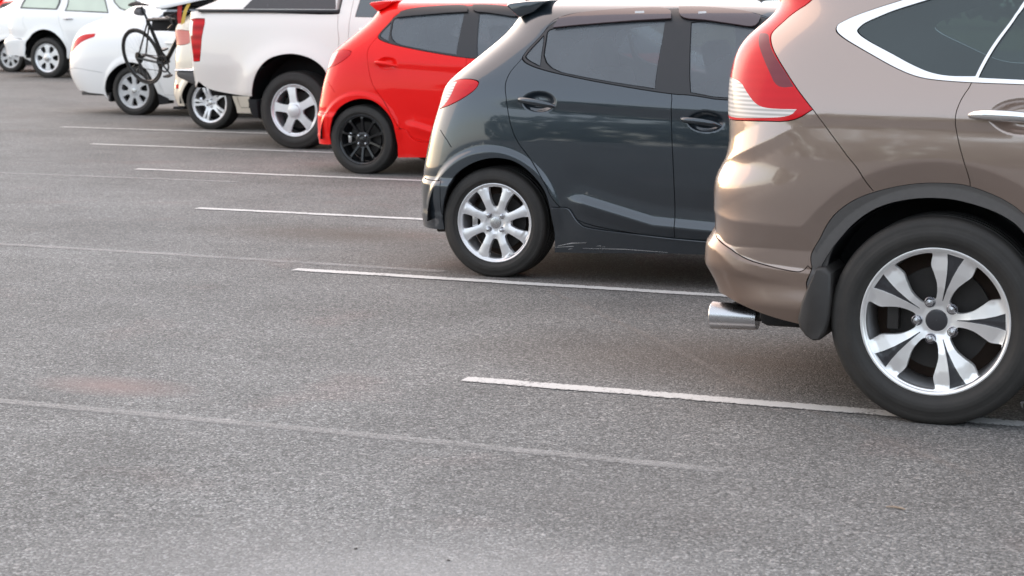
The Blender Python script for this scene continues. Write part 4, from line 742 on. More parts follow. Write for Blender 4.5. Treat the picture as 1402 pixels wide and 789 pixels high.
def wheel(parent, loc, Rt, Rr, tw, kind, flip=False, simple_=False):
    """tyre radius Rt, rim lip radius Rr, tyre width tw; outer face towards -y"""
    t = Rt-Rr; h = tw/2
    w = MB(); w.lathe([(Rr*.99, -h+.004), (Rr*.955, -h+.02), (Rr*.93, -h+.05), (Rr*.90, h-.04), (Rr*.98, h)], 72)
    wo = w.build('wheel', 'alloyg' if kind in ('black',) else 'alloy', parent, smooth=True, loc=loc, fix=False)
    # flip normals not needed: both faces shade alike
    m = MB()
    side = [(Rr*.985, -h+.010), (Rr+.004, -h-.004), (Rr+.012, -h-.006), (Rr+.20*t, -h-.011), (Rr+.24*t, -h-.0145), (Rr+.50*t, -h-.0165), (Rr+.54*t, -h-.0145), (Rr+.74*t, -h-.010), (Rr+.78*t, -h-.0095), (Rr+.90*t, -h-.001), (Rr+.955*t, -h+.008)]
    tread = [(Rt-.004, -h+.020)]
    for g in (-.5, -.17, .17, .5):
        y = g*tw*.62
        tread += [(Rt-.0005, y-.007), (Rt-.008, y-.005), (Rt-.008, y+.005), (Rt-.0005, y+.007)]
    prof = side+tread+[(Rt-.004, h-.020)]+[(a, -b) for a, b in side[::-1]]
    m.lathe(prof, 96 if not simple_ else 64)
    tv = np.array(m.V); low = tv[:, 2] < -(Rt-.007); tv[low, 2] = -(Rt-.007); m.V = [tuple(v) for v in tv]
    m.build('tyre', 'tyre', wo, smooth=True)
    st = .011 if not simple_ else .018
    phase = {'suv': 3, 'eight': 22.5, 'black': 90, 'pickup': 28, 'twin': 36, 'seven': 90, 'six': 90}[kind]
    rel = None; pockets = []; pmat = 'alloyg'; fmat = 'alloy'; nuts = None; cap = (.20, 'alloyg'); pd = .010
    if kind == 'suv':
        op = spoke_openings(5, phase, Rr, [(.24, .085), (.40, .095), (.52, .135), (.66, .215), (.76, .28), (.82, .29), (.92, .295)], .29, .918)
        for k in range(5):
            ph = phase+72*k; pp = [(.27, .006), (.45, .018), (.65, .045), (.80, .078), (.925, .118)]
            l = [(math.hypot(a, b), ph+math.degrees(math.atan2(b, a))) for a, b in pp]+[(math.hypot(a, b), ph-math.degrees(math.atan2(b, a))) for a, b in pp[::-1]]
            pockets.append([polar(a*Rr, b) for a, b in l])
        depth = [(0, .040), (.20, .040), (.28, .034), (.45, .020), (.70, .010), (.935, .006), (1, .0)]
        fmat = 'alloyd'; nuts = (5, 39, .262, .0135, 'steel'); cap = (.155, 'alloyg')
        def rel(Q):      # each arm is crowned, falling away from its middle line
            a = np.degrees(np.arctan2(Q[:, 1], Q[:, 0])); r = np.hypot(*Q.T); dphi = np.abs((a-phase+36) % 72-36)
            off = r*np.sin(np.radians(dphi)); return np.minimum(off, .25)*.035*np.clip((r-.2)/.2, 0, 1)*np.clip((.95-r)/.08, 0, 1)
    elif kind == 'eight':
        op = spoke_openings(8, phase, Rr, [(.3, .125), (.45, .098), (.6, .100), (.78, .125), (.88, .155), (.92, .175)], .42, .90)
        depth = [(0, .018), (.22, .018), (.26, .013), (.60, .004), (.88, .006), (.93, .010), (.95, .002), (1, 0)]
        nuts = (4, 45, .255, .0115, 'steel'); cap = (.16, 'satin')
        def rel(Q):
            a = np.degrees(np.arctan2(Q[:, 1], Q[:, 0])); r = np.hypot(*Q.T); dphi = np.abs((a-phase+22.5) % 45-22.5)
            return np.clip((r*np.sin(np.radians(dphi)))/.13, 0, 1)**2*.006*np.clip((r-.3)/.1, 0, 1)*np.clip((.95-r)/.08, 0, 1)
    elif kind == 'black':
        op = spoke_openings(10, phase, Rr, [(.25, .06), (.4, .040), (.8, .040), (.92, .06)], .34, .91)
        depth = [(0, .022), (.25, .022), (.30, .026), (.85, .006), (.93, .008), (.95, .002), (1, 0)]; fmat = 'gblack'; nuts = (4, 45, .22, .011, 'steel'); cap = (.14, 'gblack')
    elif kind == 'pickup':
        op = spoke_openings(5, phase, Rr, [(.25, .17), (.4, .15), (.6, .145), (.8, .165), (.9, .20)], .36, .86)
        depth = [(0, .0), (.22, .002), (.30, .010), (.60, .012), (.88, .016), (.93, .020), (.95, .004), (1, 0)]; nuts = None; cap = (.24, 'alloy')
    elif kind == 'twin':
        op = spoke_openings(5, phase, Rr, [(.25, .14), (.5, .14), (.8, .17), (.9, .20)], .36, .88, twin=.055, tw_r=(.42, .84))
        depth = [(0, .02), (.25, .02), (.6, .008), (.9, .008), (.95, .002), (1, 0)]; nuts = (5, 0, .2, .011, 'steel'); cap = (.14, 'satin')
    elif kind == 'seven':
        op = spoke_openings(7, phase, Rr, [(.25, .13), (.5, .115), (.7, .14), (.8, .18), (.9, .25)], .42, .84)
        depth = [(0, .004), (.2, .004), (.3, .010), (.8, .010), (.93, .012), (.95, .002), (1, 0)]; fmat = 'plate'; cap = (.17, 'satin')
    else:
        op = spoke_openings(6, phase, Rr, [(.25, .15), (.5, .14), (.7, .17), (.8, .22), (.9, .30)], .42, .86)
        depth = [(0, .000), (.2, .002), (.3, .012), (.8, .012), (.93, .014), (.95, .002), (1, 0)]; cap = (.20, 'satin')
    f, p = rim_face(Rr, op, depth, pockets, step=st, relief=rel, pocket_depth=pd)
    y0 = -h+.003
    dz = np.array([0, y0, 0])
    mesh('rim', np.array(f[0])+dz, f[1], fmat, wo, True, f[2])
    if p: mesh('rim_pocket', np.array(p[0])+dz, p[1], pmat, wo, True, p[2])
    dl = y0+np.interp(.95, *np.array(depth).T)
    lip = MB(); lip.lathe([(Rr*.947, dl+.02), (Rr*.947, dl+.0005), (Rr*.955, y0+.001), (Rr*.968, y0-.002), (Rr*.985, y0-.004), (Rr*1.0, y0-.003), (Rr*1.004, y0+.006)], 120)
    lip.build('rim_lip', fmat, wo, smooth=True, fix=False)
    c = MB(); cr_, cm = cap; d0 = np.interp(0, *np.array(depth).T)
    hgt = .006 if kind != 'pickup' else .016
    c.lathe([(.0005, y0+d0-hgt), (cr_*Rr*.6, y0+d0-hgt*.95), (cr_*Rr*.9, y0+d0-hgt*.6), (cr_*Rr, y0+d0+.002)], 32)
    c.build('centre_cap', cm, wo, smooth=True, fix=False)
    if nuts:
        n, ph, rr, nr, nm = nuts
        for k in range(n):
            x, z = polar(rr*Rr, ph+360*k/n); d = np.interp(rr, *np.array(depth).T)+y0
            q = MB(); q.lathe([(nr*1.5, .004), (nr*1.35, -.001), (nr*1.02, .003), (nr, -.010), (nr*.75, -.016), (.0003, -.018)], 14)
            q.build('lug_nut', nm, wo, smooth=True, loc=(x, d, z), fix=False)
    br = MB(); br.lathe([(.045, -.02), (.06, -.02), (.062, .0), (Rr*.70, .0), (Rr*.70, .022), (.05, .022)], 48)
    br.build('brake_disc', 'iron', wo, smooth=True, fix=False, loc=(0, -.01, 0))
    if kind in ('suv', 'eight', 'black', 'twin'):
        ca = MB(); ca.box((-Rr*.60, -.02, .01), (Rr*.16, .07, Rr*.42)); ca.build('brake_caliper', 'satin' if kind != 'suv' else 'iron', wo, bevel=.006)
    bk = MB(); bk.lathe([(.0005, h*.25), (Rr*.55, h*.25), (Rr*.9, h*.6), (Rr*.9, h*.9), (.0005, h*.9)], 32)
    bk.build('hub', 'rust' if kind in ('suv', 'eight') else 'black', wo, smooth=True, fix=False)
    return wo
def wheels(car, xs, Rt, Rr, tw, kind, ytrack, simple_=False):
    w0 = wheel(car, (0, -(ytrack-tw/2-.0165), Rt-.007), Rt, Rr, tw, kind, simple_=simple_)
    for x, s in ((xs, -1), (0, 1), (xs, 1)):
        c = copy_tree(w0, car); c.location = (x, s*(ytrack-tw/2-.0165), Rt-.007)
        if s > 0: c.rotation_euler = (0, 0, math.pi)
    return w0
def liners(car, xs, r, ycar, cz, depth=.34, a0=2):
    for x in (0, xs):
        for s in (-1, 1):
            n = 20; V = []; F = []
            ang = [R(-a0+(180+2*a0)*i/n) for i in range(n+1)]
            for a in ang:
                for y in (s*(ycar-.022), s*(ycar-depth)): V.append((x+r*math.cos(a), y, cz+r*math.sin(a)))
            for i in range(n): F.append((2*i, 2*i+1, 2*i+3, 2*i+2))
            k = len(V); V.append((x, s*(ycar-depth), cz))
            for i in range(n): F.append((2*i+1, 2*i+3, k))
            m = MB(); m.add(V, F); m.build('wheel_arch_liner', 'black', car, smooth=True, fix=False)

def on_surf(S, x, z, it=30):
    """surface point and normal above the side at (x, z)"""
    q = np.array([np.interp(x, S.sx, S.ss), float(S.v_of_z(z))])
    for k in range(it):
        p = S.P(*q)[[0, 2]]-[x, z]; e = .002
        J = np.stack([(S.P(q[0]+e, q[1])[[0, 2]]-S.P(*q)[[0, 2]])/e, (S.P(q[0], q[1]+e)[[0, 2]]-S.P(*q)[[0, 2]])/e], -1)
        q = q+np.clip(np.linalg.lstsq(J, -p, rcond=.02)[0], -.1, .1)
    return S.P(*q), S.N(*q)
def door_handle(S, a, b, mat, parent, rad=.014, out=.030, side=-1, fat=1.0):
    Pa, Na = on_surf(S, *a); Pb, Nb = on_surf(S, *b)
    pts = []; rr = []
    for t in np.linspace(0, 1, 13):
        p = Pa+(Pb-Pa)*t; n = Na+(Nb-Na)*t
        k = math.sin(math.pi*min(1, max(0, t)))**.35*out
        pts.append(p+n*(k-.004)); rr.append(rad*(.75+.45*math.sin(math.pi*t)**.6)*fat)
    if side > 0: pts = [p*np.array([1, -1, 1]) for p in pts]
    m = MB(); m.tube([tuple(p) for p in pts], rr, 12, ry=1.0)
    return m.build('door_handle', mat, parent, smooth=True)

# ------------------------------------------------------------------ ground, lines
def sheet(name, x0, y0, x1, y1, z, mat, parent=None):
    return mesh(name, [(x0, y0, z), (x1, y0, z), (x1, y1, z), (x0, y1, z)], [(0, 1, 2, 3)], mat, parent, False)
g = sheet('ground', -900, -900, 900, 1500, 0, 'asphalt'); tag(g, kind='structure')
g['label'] = 'grey worn asphalt of the car park'
def strip(name, pts, w, z, mat):
    P = [np.array(p, float) for p in pts]; V = []; F = []; uv = []
    L = 0
    for i, p in enumerate(P):
        t = P[min(i+1, len(P)-1)]-P[max(i-1, 0)]; t /= np.hypot(*t); n = np.array([-t[1], t[0]])
        if i: L += np.hypot(*(P[i]-P[i-1]))
        for s, u in ((-.5, 0), (.5, 1)):
            q = p+n*w*s; V.append((q[0], q[1], z)); uv.append((L, u))
    for i in range(len(P)-1): F.append((2*i, 2*i+2, 2*i+3, 2*i+1))
    o = mesh(name, V, F, mat, None, False)
    ul = o.data.uv_layers.new(name='UVMap')
    for lp in o.data.loops: ul.data[lp.index].uv = uv[lp.vertex_index]
    return o
for i, (x, y) in enumerate(LINES[:8]):
    n = 14
    o = strip('parking_line', [(x+5.2*k/n, y+.05+random.uniform(-.003, .003)) for k in range(n+1)], .10 if i else .105, .004, 'line' if i < 6 else 'line_old')
    tag(o, kind='structure')
for pts, w, mt in (([(-9, 5.60), (-6, 5.57), (-4.15, 5.56), (-2.88, 5.57), (-1.5, 5.55)], .08, 'line_old'),
                   ([(-11, 9.27), (-6.9, 9.26), (-5.2, 9.25), (-4.05, 9.22)], .10, 'line_old'),
                   ([(-14, 13.2), (-9.75, 13.15), (-7.6, 13.25)], .10, 'line_old'),
                   ([(-3.3, 8.8), (-2.84, 8.23), (-2.3, 7.55), (-1.87, 6.96), (-1.3, 6.35), (-.8, 5.8)], .05, 'line_dust')):
    L = []
    for a, b in zip(pts[:-1], pts[1:]):
        for k in range(6): L.append((a[0]+(b[0]-a[0])*k/6, a[1]+(b[1]-a[1])*k/6))
    L.append(pts[-1])
    tag(strip('faded_line', L, w, .003, mt), kind='structure')
gm, nt, b = nodemat('dry_grass'); p = geo(nt)
nt.links.new(ramp(nt, noise(nt, p, .8, 6, .7), [(.3, (.10, .13, .04)), (.7, (.26, .26, .10))]), b.inputs['Base Color']); b.inputs['Roughness'].default_value = .9
MAT['grass'] = gm
gr = sheet('grass_verge', -300, 60, 300, 400, .012, 'grass'); tag(gr, kind='structure')

# ------------------------------------------------------------------ cars
def car_root(name, loc, label):
    r = empty(name, loc); tag(r, label, 'car' if 'pickup' not in name else 'pickup truck'); return r
GLASS = ('rear_window', 'front_window', 'quarter_window', 'rear_glass', 'windscreen')
def skin(kind, car, paint_, glass='glass', trim='trim', step=.025, gap=.0035, win_off=-.005, glass_q=None, extra=None, rear_bumper=None, lens_='lens_red'):
    data = CARS[kind]; S = Surf(data['cfg'])
    P = Panels(S, data, step=step, gap=gap)
    labs = set(P.lab)
    P.build(['body'], 'body', paint_, car)
    doors = {}
    for d in ('rear_door', 'front_door'):
        w = d.replace('door', 'window')
        for side in ('near', 'far'):
            o = P.build([d], d, paint_, car, side)
            if o: doors[d, side] = o
            P.build([w], 'window', glass, o or car, side, off=win_off)
    for side in ('near', 'far'):
        for n, m in (('quarter_window', glass_q or glass), ('window_trim', trim), ('cladding', 'clad'), ('side_skirt', paint_), ('headlight', 'lens_clear'), ('reflector', 'lens_red')):
            if n in labs: P.build([n], n, m, car, side, off=win_off if n == 'quarter_window' else (.012 if n == 'side_skirt' else 0), rim=.024 if n == 'side_skirt' else .012)
        if 'tail_light' in labs:
            t = P.build(['tail_light'], 'tail_light', lens_, car, side, off=.002)
            for q, mm in (('clear_lens', 'lens_clear'), ('dark_lens', 'lens_dark')):
                if 'tail_light.'+q in labs: P.build(['tail_light.'+q], q, mm, t, side, off=.002)
        elif 'tail_light.clear_lens' in labs: P.build(['tail_light.clear_lens'], 'tail_light', 'lens_clear', car, side, off=.002)
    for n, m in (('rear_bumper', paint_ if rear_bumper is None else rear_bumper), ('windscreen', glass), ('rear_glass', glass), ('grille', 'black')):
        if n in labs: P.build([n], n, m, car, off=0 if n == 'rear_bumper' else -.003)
    T = P.T[~np.isin(P.lab, ['hole']+(['rear_window', 'front_window', 'quarter_window', 'rear_glass', 'windscreen'] if glass.startswith('glass_film') else []))]
    if glass.startswith('glass_film'): seats(car, kind)
    shell = P.build(None, 'inner_shell', 'black', car, 'both', off=-.022, rim=0, T=T)
    m = MB(); W = S.W; zf = {'pickup': .50, 'suv_white': .42, 'suv_brown': .31}.get(kind, .24)
    m.box((S.x0*.5+S.x1*.5, 0, zf), (S.x1-S.x0-.35, 2*(W-.32), .04))
    x1 = {'hatch': 2.45, 'beige': 2.45, 'sedan': 2.58, 'suv_brown': 2.62, 'suv_white': 2.72, 'pickup': 3.02}[kind]
    m.box((x1/2, 0, zf), (x1-.95, 2*(W-.07), .05))
    m.build('floor_pan', 'black', car)
    return S, P, doors
def seats(car, kind):
    zc, back, xr_, xf_, w2 = (.62, .62, .42, 1.35, .36) if kind == 'suv_brown' else (.50, .56, .30, 1.15, .33)
    for x, ys in ((xr_, (-w2, w2)), (xf_, (-w2, w2))):
        for y in ys:
            m = MB(); Rt_ = Matrix.Rotation(R(-14), 3, 'Y')
            m.box((x, y, zc+back*.55), (.13, .48, back*.9), Rt_); m.box((x+.28, y, zc), (.52, .50, .16))
            s = m.build('seat', 'seat', car, bevel=.045, seg=3)
            m = MB(); m.box((x-.10, y, zc+back*1.12), (.10, .27, .19), Rt_); m.build('headrest', 'seat', s, bevel=.035, seg=3)
    m = MB(); m.tube([(xf_+.62, w2-.0, zc+.34+.19*math.sin(a)) if 0 else (xf_+.55+.05*math.sin(a), w2+.18*math.cos(a), zc+.34+.18*math.sin(a)) for a in [i*math.pi/12 for i in range(25)]], .015, 8, cap=False); m.build('steering_wheel', 'trim', car, smooth=True)
def hatch(name, loc, label, paint_, kind, visors=True, glass='glass_film'):
    car = car_root(name, loc, label); tag(car, group=None)
    S, P, doors = skin('hatch', car, paint_, glass, step=.018, gap=.0045)
    for side in ('near', 'far'):
        door_handle(S, (.145, .925), (.335, .893), paint_, doors['rear_door', side], side=-1 if side == 'near' else 1)
        door_handle(S, (1.01, .848), (1.205, .818), paint_, doors['front_door', side], side=-1 if side == 'near' else 1)
        for n, l in CARS['hatch']['over']:
            v = P.overlay(l, 'wind_deflector', 'visor' if visors else 'trim', car, .016, rim=.010, side=side)
    if visors:
        for x0, x1 in ((.700, .748), (1.03, 1.07)):
            a, n = on_surf(S, x0, 1.350); b_, n2 = on_surf(S, x1, 1.352)
            m = MB(); A = [a+n*.019, b_+n2*.019]; up = np.array([0, 0, .006])
            m.add([A[0]-up, A[1]-up, A[1]+up, A[0]+up], [(0, 1, 2, 3)])
            m.build('sticker', 'mark', car, fix=False)
    # roof spoiler
    m = MB(); ys = [-.60, -.575, -.52, -.3, 0, .3, .52, .575, .60]
    k_ = [.88, .95, 1, 1, 1, 1, 1, .95, .88]
    sec = [(.22, 1.424), (.10, 1.420), (0, 1.408), (-.02, 1.400), (-.018, 1.390), (.035, 1.345), (.055, 1.330), (.14, 1.36)]
    V = []; F = []
    for y, k in zip(ys, k_):
        for x, z in sec: V.append((.13+(x-.13)*(.25+.75*k)-.055*(1-(y/.62)**2), y, 1.385+(z-1.385)*k+.0+(.004*(1-(y/.6)**2))))
    n = len(sec)
    for i in range(len(ys)-1):
        for j in range(n): F.append((i*n+j, i*n+(j+1) % n, (i+1)*n+(j+1) % n, (i+1)*n+j))
    F += [tuple(range(n)), tuple(range(len(V)-n, len(V)))[::-1]]
    m.add(V, F); m.build('spoiler', paint_, car, bevel=.006)
    if visors:
        m = MB()
        for x0, x1, z0, z1 in ((.345, .62, .178, .195), (.36, .52, .186, .212), (.50, .95, .182, .184), (.42, .60, .172, .200)):
            a, n = on_surf(S, x0, z0); b_, n2 = on_surf(S, x1, z1); mid_ = (a+b_)/2+np.array([0, 0, .006])
            m.tube([a+n*.0125, mid_+n*.0125, b_+n2*.0125], [.0010, .0024, .0008], 6)
        m.build('paint_scrape', 'satin', car)
    wheels(car, 2.45, .290, .206, .185, kind, .812)
    liners(car, 2.45, .372, .835, .29)
    m = MB(); m.tube([(-.50, -.38, .19), (-.30, -.38, .20), (0, -.38, .21)], .022, 12); m.build('exhaust_pipe', 'iron', car, smooth=True)
    return car, S, P

# brown SUV ------------------------------------------------
car = car_root('sport_utility_vehicle', CARS['suv_brown']['loc'], 'brown metallic SUV nearest the camera, with chrome window trim and silver five spoke wheel')
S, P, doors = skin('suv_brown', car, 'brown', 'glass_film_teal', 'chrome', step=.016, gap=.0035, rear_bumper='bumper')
for side in ('near', 'far'):
    sg = -1 if side == 'near' else 1
    door_handle(S, (.098, 1.052), (.345, 1.040), 'chrome', doors['rear_door', side], rad=.0155, out=.034, side=sg)
    door_handle(S, (1.13, 1.035), (1.36, 1.02), 'chrome', doors['front_door', side], rad=.0155, out=.034, side=sg)
flap = [(-.372, .523), (-.402, .518), (-.411, .495), (-.440, .432), (-.455, .390), (-.466, .331), (-.458, .303), (-.436, .277), (-.409, .262), (-.386, .266), (-.369, .291), (-.356, .338), (-.350, .409), (-.350, .501)]
for s in (-1, 1):
    m = MB(); fl = [(x, z) for x, z in flap]
    # outer edge is rounded over: a narrower face in front of the full outline
    V = []; F = []; n = len(fl); cx = sum(p[0] for p in fl)/n; cz = sum(p[1] for p in fl)/n
    for dy, k in ((.893, .80), (.888, .93), (.875, 1.0), (.66, 1.0)):
        for x, z in fl: V.append((cx+(x-cx)*k, s*dy, cz+(z-cz)*(1-(1-k)*.35)))
    for i in range(3):
        for j in range(n): F.append((i*n+j, i*n+(j+1) % n, (i+1)*n+(j+1) % n, (i+1)*n+j))
    F += [tuple(range(n)), tuple(range(3*n, 4*n))]
    m.add(V, F); m.build('mud_flap', 'flap', car, smooth=True)
wheels(car, 2.62, .359, .252, .225, 'suv', .885)
liners(car, 2.62, .425, .90, .35)
m = MB(); pr = [(-.845, .045), (-.852, .0465), (-.852, .0415), (-.80, .041), (-.70, .038)]
ex = MB(); ex.lathe([(.0005, -.150), (.036, -.150), (.0375, .0), (.0405, .004), (.044, .006), (.0465, .003), (.046, -.01), (.041, -.150), (.040, -.158), (.0005, -.158)], 32)
exo = ex.build('exhaust_tip', 'satin', car, smooth=True, fix=False, loc=(-.838, -.62, .286)); exo.rotation_euler = (0, R(2), R(90)); exo.scale = (1.1, 1.05, 1.08)
m = MB(); m.tube([(-.72, -.62, .292), (-.6, -.60, .30), (-.4, -.5, .31)], .024, 14); m.build('exhaust_pipe', 'iron', car, smooth=True)
m = MB(); m.box((-.44, -.40, .335), (.42, .62, .13)); m.build('muffler', 'black', car, bevel=.03)
# dark hatchback ------------------------------------------------
hatch('dark_hatchback', CARS['hatch']['loc'], 'dark slate grey hatchback with smoked window deflectors and silver eight spoke wheel', 'dark', 'eight')
# red hatchback
red, RS, RP_ = hatch('red_hatchback', (-7.03, 15.093, 0), 'bright red hatchback with gloss black wheels, between the dark hatchback and the white pickup', 'red', 'black', visors=False)

# pickup ------------------------------------------------
car = car_root('pickup_truck', CARS['pickup']['loc'], 'pearl white pickup truck with tall red tail light, behind the red hatchback')
S, P, doors = skin('pickup', car, 'pearl', 'glass', 'trim', step=.024, gap=.006, lens_='lens_banded')
for side in ('near', 'far'): door_handle(S, (.72, 1.15), (.92, 1.14), 'chrome', doors['rear_door', side], side=-1 if side == 'near' else 1)
m = MB()
for s in (-1, 1):
    m = MB(); m.box((-.28, s*.845, 1.318), (1.52, .085, .030)); m.build('bed_rail', 'trim', car, bevel=.006)
m = MB(); hw = .80      # canopy: white shell sloping up from the tailgate
sec = [(-1.08, 1.336), (-.44, 1.62), (-.38, 1.70), (.46, 1.73), (.46, 1.336)]
V = []; F = []
for y, k in ((-.865, 0), (-.80, .55), (-.70, .93), (-.5, 1), (.5, 1), (.70, .93), (.80, .55), (.865, 0)):
    for x, z in sec: V.append((x, y, 1.336+(z-1.336)*(k if k else 0)+0))
n = 5
V2 = []
for y, k in ((-.87, 0), (-.80, .80), (-.72, .97), (-.5, 1), (.5, 1), (.72, .97), (.80, .80), (.87, 0)):
    for x, z in sec: V2.append((x, y, 1.334+(z-1.334)*k))
for i in range(7):
    for j in range(n): F.append((i*n+j, i*n+(j+1) % n, (i+1)*n+(j+1) % n, (i+1)*n+j))
m.add(V2, F); m.build('canopy', 'pearl', car, bevel=.0, smooth=True)
for s in (-1, 1):
    m = MB()
    yb = lambda z: s*(.872-(z-1.334)*.07/.31-.0+.004)
    pts = [(-.55, 1.34), (-.30, 1.58), (.42, 1.60), (.455, 1.34)]
    V = [(x, s*(.873-(z-1.334)*.2346), z) for x, z in pts]+[(x, s*(.850-(z-1.334)*.2346), z) for x, z in pts]
    m.add(V, [(0, 1, 2, 3), (7, 6, 5, 4), (0, 4, 5, 1), (1, 5, 6, 2), (2, 6, 7, 3), (3, 7, 4, 0)])
    m.build('canopy_window', 'canopy_glass', car)
m = MB(); m.prism([(-1.34, .725), (-1.10, .725), (-1.08, .62), (-1.16, .60), (-1.33, .67)], -.84, .84); m.build('rear_bumper', 'clad', car, bevel=.02)
m = MB(); m.box((-1.24, 0, .734), (.22, 1.70, .016)); m.build('bumper_step', 'chrome', car, bevel=.008)
for s in (-1, 1):
    m = MB(); m.prism([(-.50, .47), (-.40, .47), (-.385, .30), (-.43, .29), (-.47, .34)], s*.62, s*.90)
    m.build('mud_flap', 'black', car, bevel=.008)
wheels(car, 3.02, .378, .252, .245, 'pickup', .90, simple_=True)
liners(car, 3.02, .50, .90, .40)
# beige hatchback with open tailgate
car = car_root('beige_hatchback', CARS['beige']['loc'], 'beige hatchback with raised tailgate, mostly hidden behind the white pickup')
S, P, doors = skin('beige', car, 'beige', 'glass', 'trim', step=.03, gap=.006, lens_='lens_pink')
m = MB(); sec = [(-.02, 1.475), (-.35, 1.425), (-.72, 1.385), (-.76, 1.35), (-.74, 1.325), (-.60, 1.335), (-.30, 1.385), (0, 1.445)]
V = []; F = []; ys = [-.74, -.72, -.64, 0, .64, .72, .74]; kk = [.55, .85, 1, 1, 1, .85, .55]; n = len(sec)
for y, k in zip(ys, kk):
    for x, z in sec: V.append((x if x > -.5 else -.5+(x+.5)*k, y, z-(1-k)*.01))
for i in range(len(ys)-1):
    for j in range(n): F.append((i*n+j, i*n+(j+1) % n, (i+1)*n+(j+1) % n, (i+1)*n+j))
F += [tuple(range(n)), tuple(range(len(V)-n, len(V)))[::-1]]
m.add(V, F); tg = m.build('tailgate', 'cream', car, bevel=.008)
m = MB(); m.box((-.36, 0, 1.362), (.62, 1.36, .022), Matrix.Rotation(R(-7), 3, 'Y')); m.build('tailgate_seal', 'black', tg, bevel=.004)
for s in (-1, 1):
    m = MB(); m.tube([(-.10, s*.62, 1.16), (-.42, s*.62, 1.35)], .012, 8)
    m.build('gas_strut', 'trim', car, smooth=True)
wheels(car, 2.45, .300, .222, .195, 'twin', .812, simple_=True)
liners(car, 2.45, .372, .835, .29)
m = MB(); m.box((-.42, -.60, .225), (.16, .3, .03)); m.build('bumper_lip', 'black', car, bevel=.01)
# white sedan ------------------------------------------------
car = car_root('white_sedan', CARS['sedan']['loc'], 'white sedan with slim red tail light and seven spoke wheel cover, behind the bicycle')
S, P, doors = skin('sedan', car, 'white', 'glass_grey', 'trim', step=.03, gap=.005)
for side in ('near', 'far'): door_handle(S, (.50, .90), (.70, .89), 'white', doors['rear_door', side], side=-1 if side == 'near' else 1)
m = MB(); m.box((-.62, -.0, .25), (.5, 1.30, .045)); m.build('bumper_lip', 'clad', car, bevel=.012)
for s in (-1, 1):
    m = MB(); m.prism([(-.36, .27), (-.33, .28), (-.34, .16), (-.37, .17)], s*.66, s*.80); m.build('mud_flap', 'black', car)
    m = MB(); m.prism([(.36, .28), (.50, .22), (.52, .16), (.38, .14)], s*.70, s*.82); m.build('mud_flap', 'black', car)
wheels(car, 2.58, .312, .222, .19, 'seven', .815, simple_=True)
liners(car, 2.58, .385, .835, .31)
# leftmost car: the same body style, its own badge-free twin partly out of frame
lc = copy_tree(car); lc.location = (-23.45, 32.77, 0); lc.name = 'white_sedan'
tag(lc, 'white car at the far left edge of the photo, mostly hidden behind the white SUV', 'car')
car['group'] = lc['group'] = 'white sedans in the parking row'
# white SUV ------------------------------------------------
car = car_root('white_sport_utility_vehicle', CARS['suv_white']['loc'], 'tall white SUV with pale green windows and six spoke wheel, left of the white sedan')
S, P, doors = skin('suv_white', car, 'white', 'glass_pale', 'trim', step=.035, gap=.006)
for side in ('near', 'far'): door_handle(S, (.40, 1.08), (.60, 1.08), 'satin', doors['rear_door', side], side=-1 if side == 'near' else 1)
wheels(car, 2.72, .372, .262, .25, 'six', .905, simple_=True)
liners(car, 2.72, .47, .90, .37)
# red car behind the far ones
rc = copy_tree(red); rc.location = (-26.6, 36.3, 0); rc.name = 'red_hatchback'
tag(rc, 'red car in the top left corner, farthest away in the row', 'car'); red['group'] = rc['group'] = 'red hatchbacks in the parking row'

# bicycle ------------------------------------------------
bl = CARS['beige']['loc']
bike = empty('bicycle', (bl[0]-1.178, bl[1]-.15, .452)); tag(bike, 'black road bicycle tied into the open boot of the beige hatchback, rear wheel outside', 'bicycle')
bike.rotation_euler = (R(17), 0, R(-19))
def ring(Rw, r, n=64, m=8): return [(Rw+r*math.cos(2*math.pi*k/m), r*math.sin(2*math.pi*k/m)) for k in range(m)]
zr = .338
def bw(x):
    t = MB(); t.lathe(ring(.325, .0155), 72, closed=True); w_ = t.build('wheel', 'tyre', bike, smooth=True, fix=False, loc=(x, 0, zr))
    t = MB(); t.lathe([(.314, -.009), (.292, -.007), (.288, 0), (.292, .007), (.314, .009)], 72, closed=True); t.build('rim', 'gblack', w_, smooth=True, fix=False)
    t = MB()
    for k in range(24):
        a = 2*math.pi*k/24; a2 = a+.35*(1 if k % 2 else -1); y = .03*(1 if (k//2) % 2 else -1)
        t.tube([(.02*math.cos(a2), y, .02*math.sin(a2)), (.29*math.cos(a), 0, .29*math.sin(a))], .0011, 5)
    t.build('spokes', 'bikesilver', w_); t = MB(); t.tube([(0, -.05, 0), (0, .05, 0)], .02, 14); t.build('hub', 'trim', w_, smooth=True)
bw(0); bw(.99)
BB = (.405, 0, zr-.065); ST = (.275, 0, zr+.44); HT = (.80, 0, zr+.46); HB = (.845, 0, zr+.33)
f = MB(); f.tube([BB, ST], .021, 12); f.tube([ST, HT], .020, 12); f.tube([BB, HB], .027, 12); f.tube([HT, HB], .024, 12)
for s in (-1, 1):
    f.tube([(0, s*.062, zr), (BB[0]-.03, s*.03, BB[2])], .015, 8); f.tube([(0, s*.062, zr), (ST[0]+.005, s*.015, ST[2]-.03)], .010, 8)
f.build('frame', 'gblack', bike, smooth=True)
f = MB()
for s in (-1, 1): f.tube([(HB[0]+.01, s*.035, HB[2]), (.90, s*.048, zr+.20), (.99, s*.05, zr)], .011, 8)
f.tube([(HB[0]+.01, -.035, HB[2]), (HB[0]+.01, .035, HB[2])], .014, 8); f.build('fork', 'gblack', bike, smooth=True)
f = MB(); f.tube([ST, (.235, 0, zr+.60)], .0135, 10); f.build('seat_post', 'gblack', bike, smooth=True)
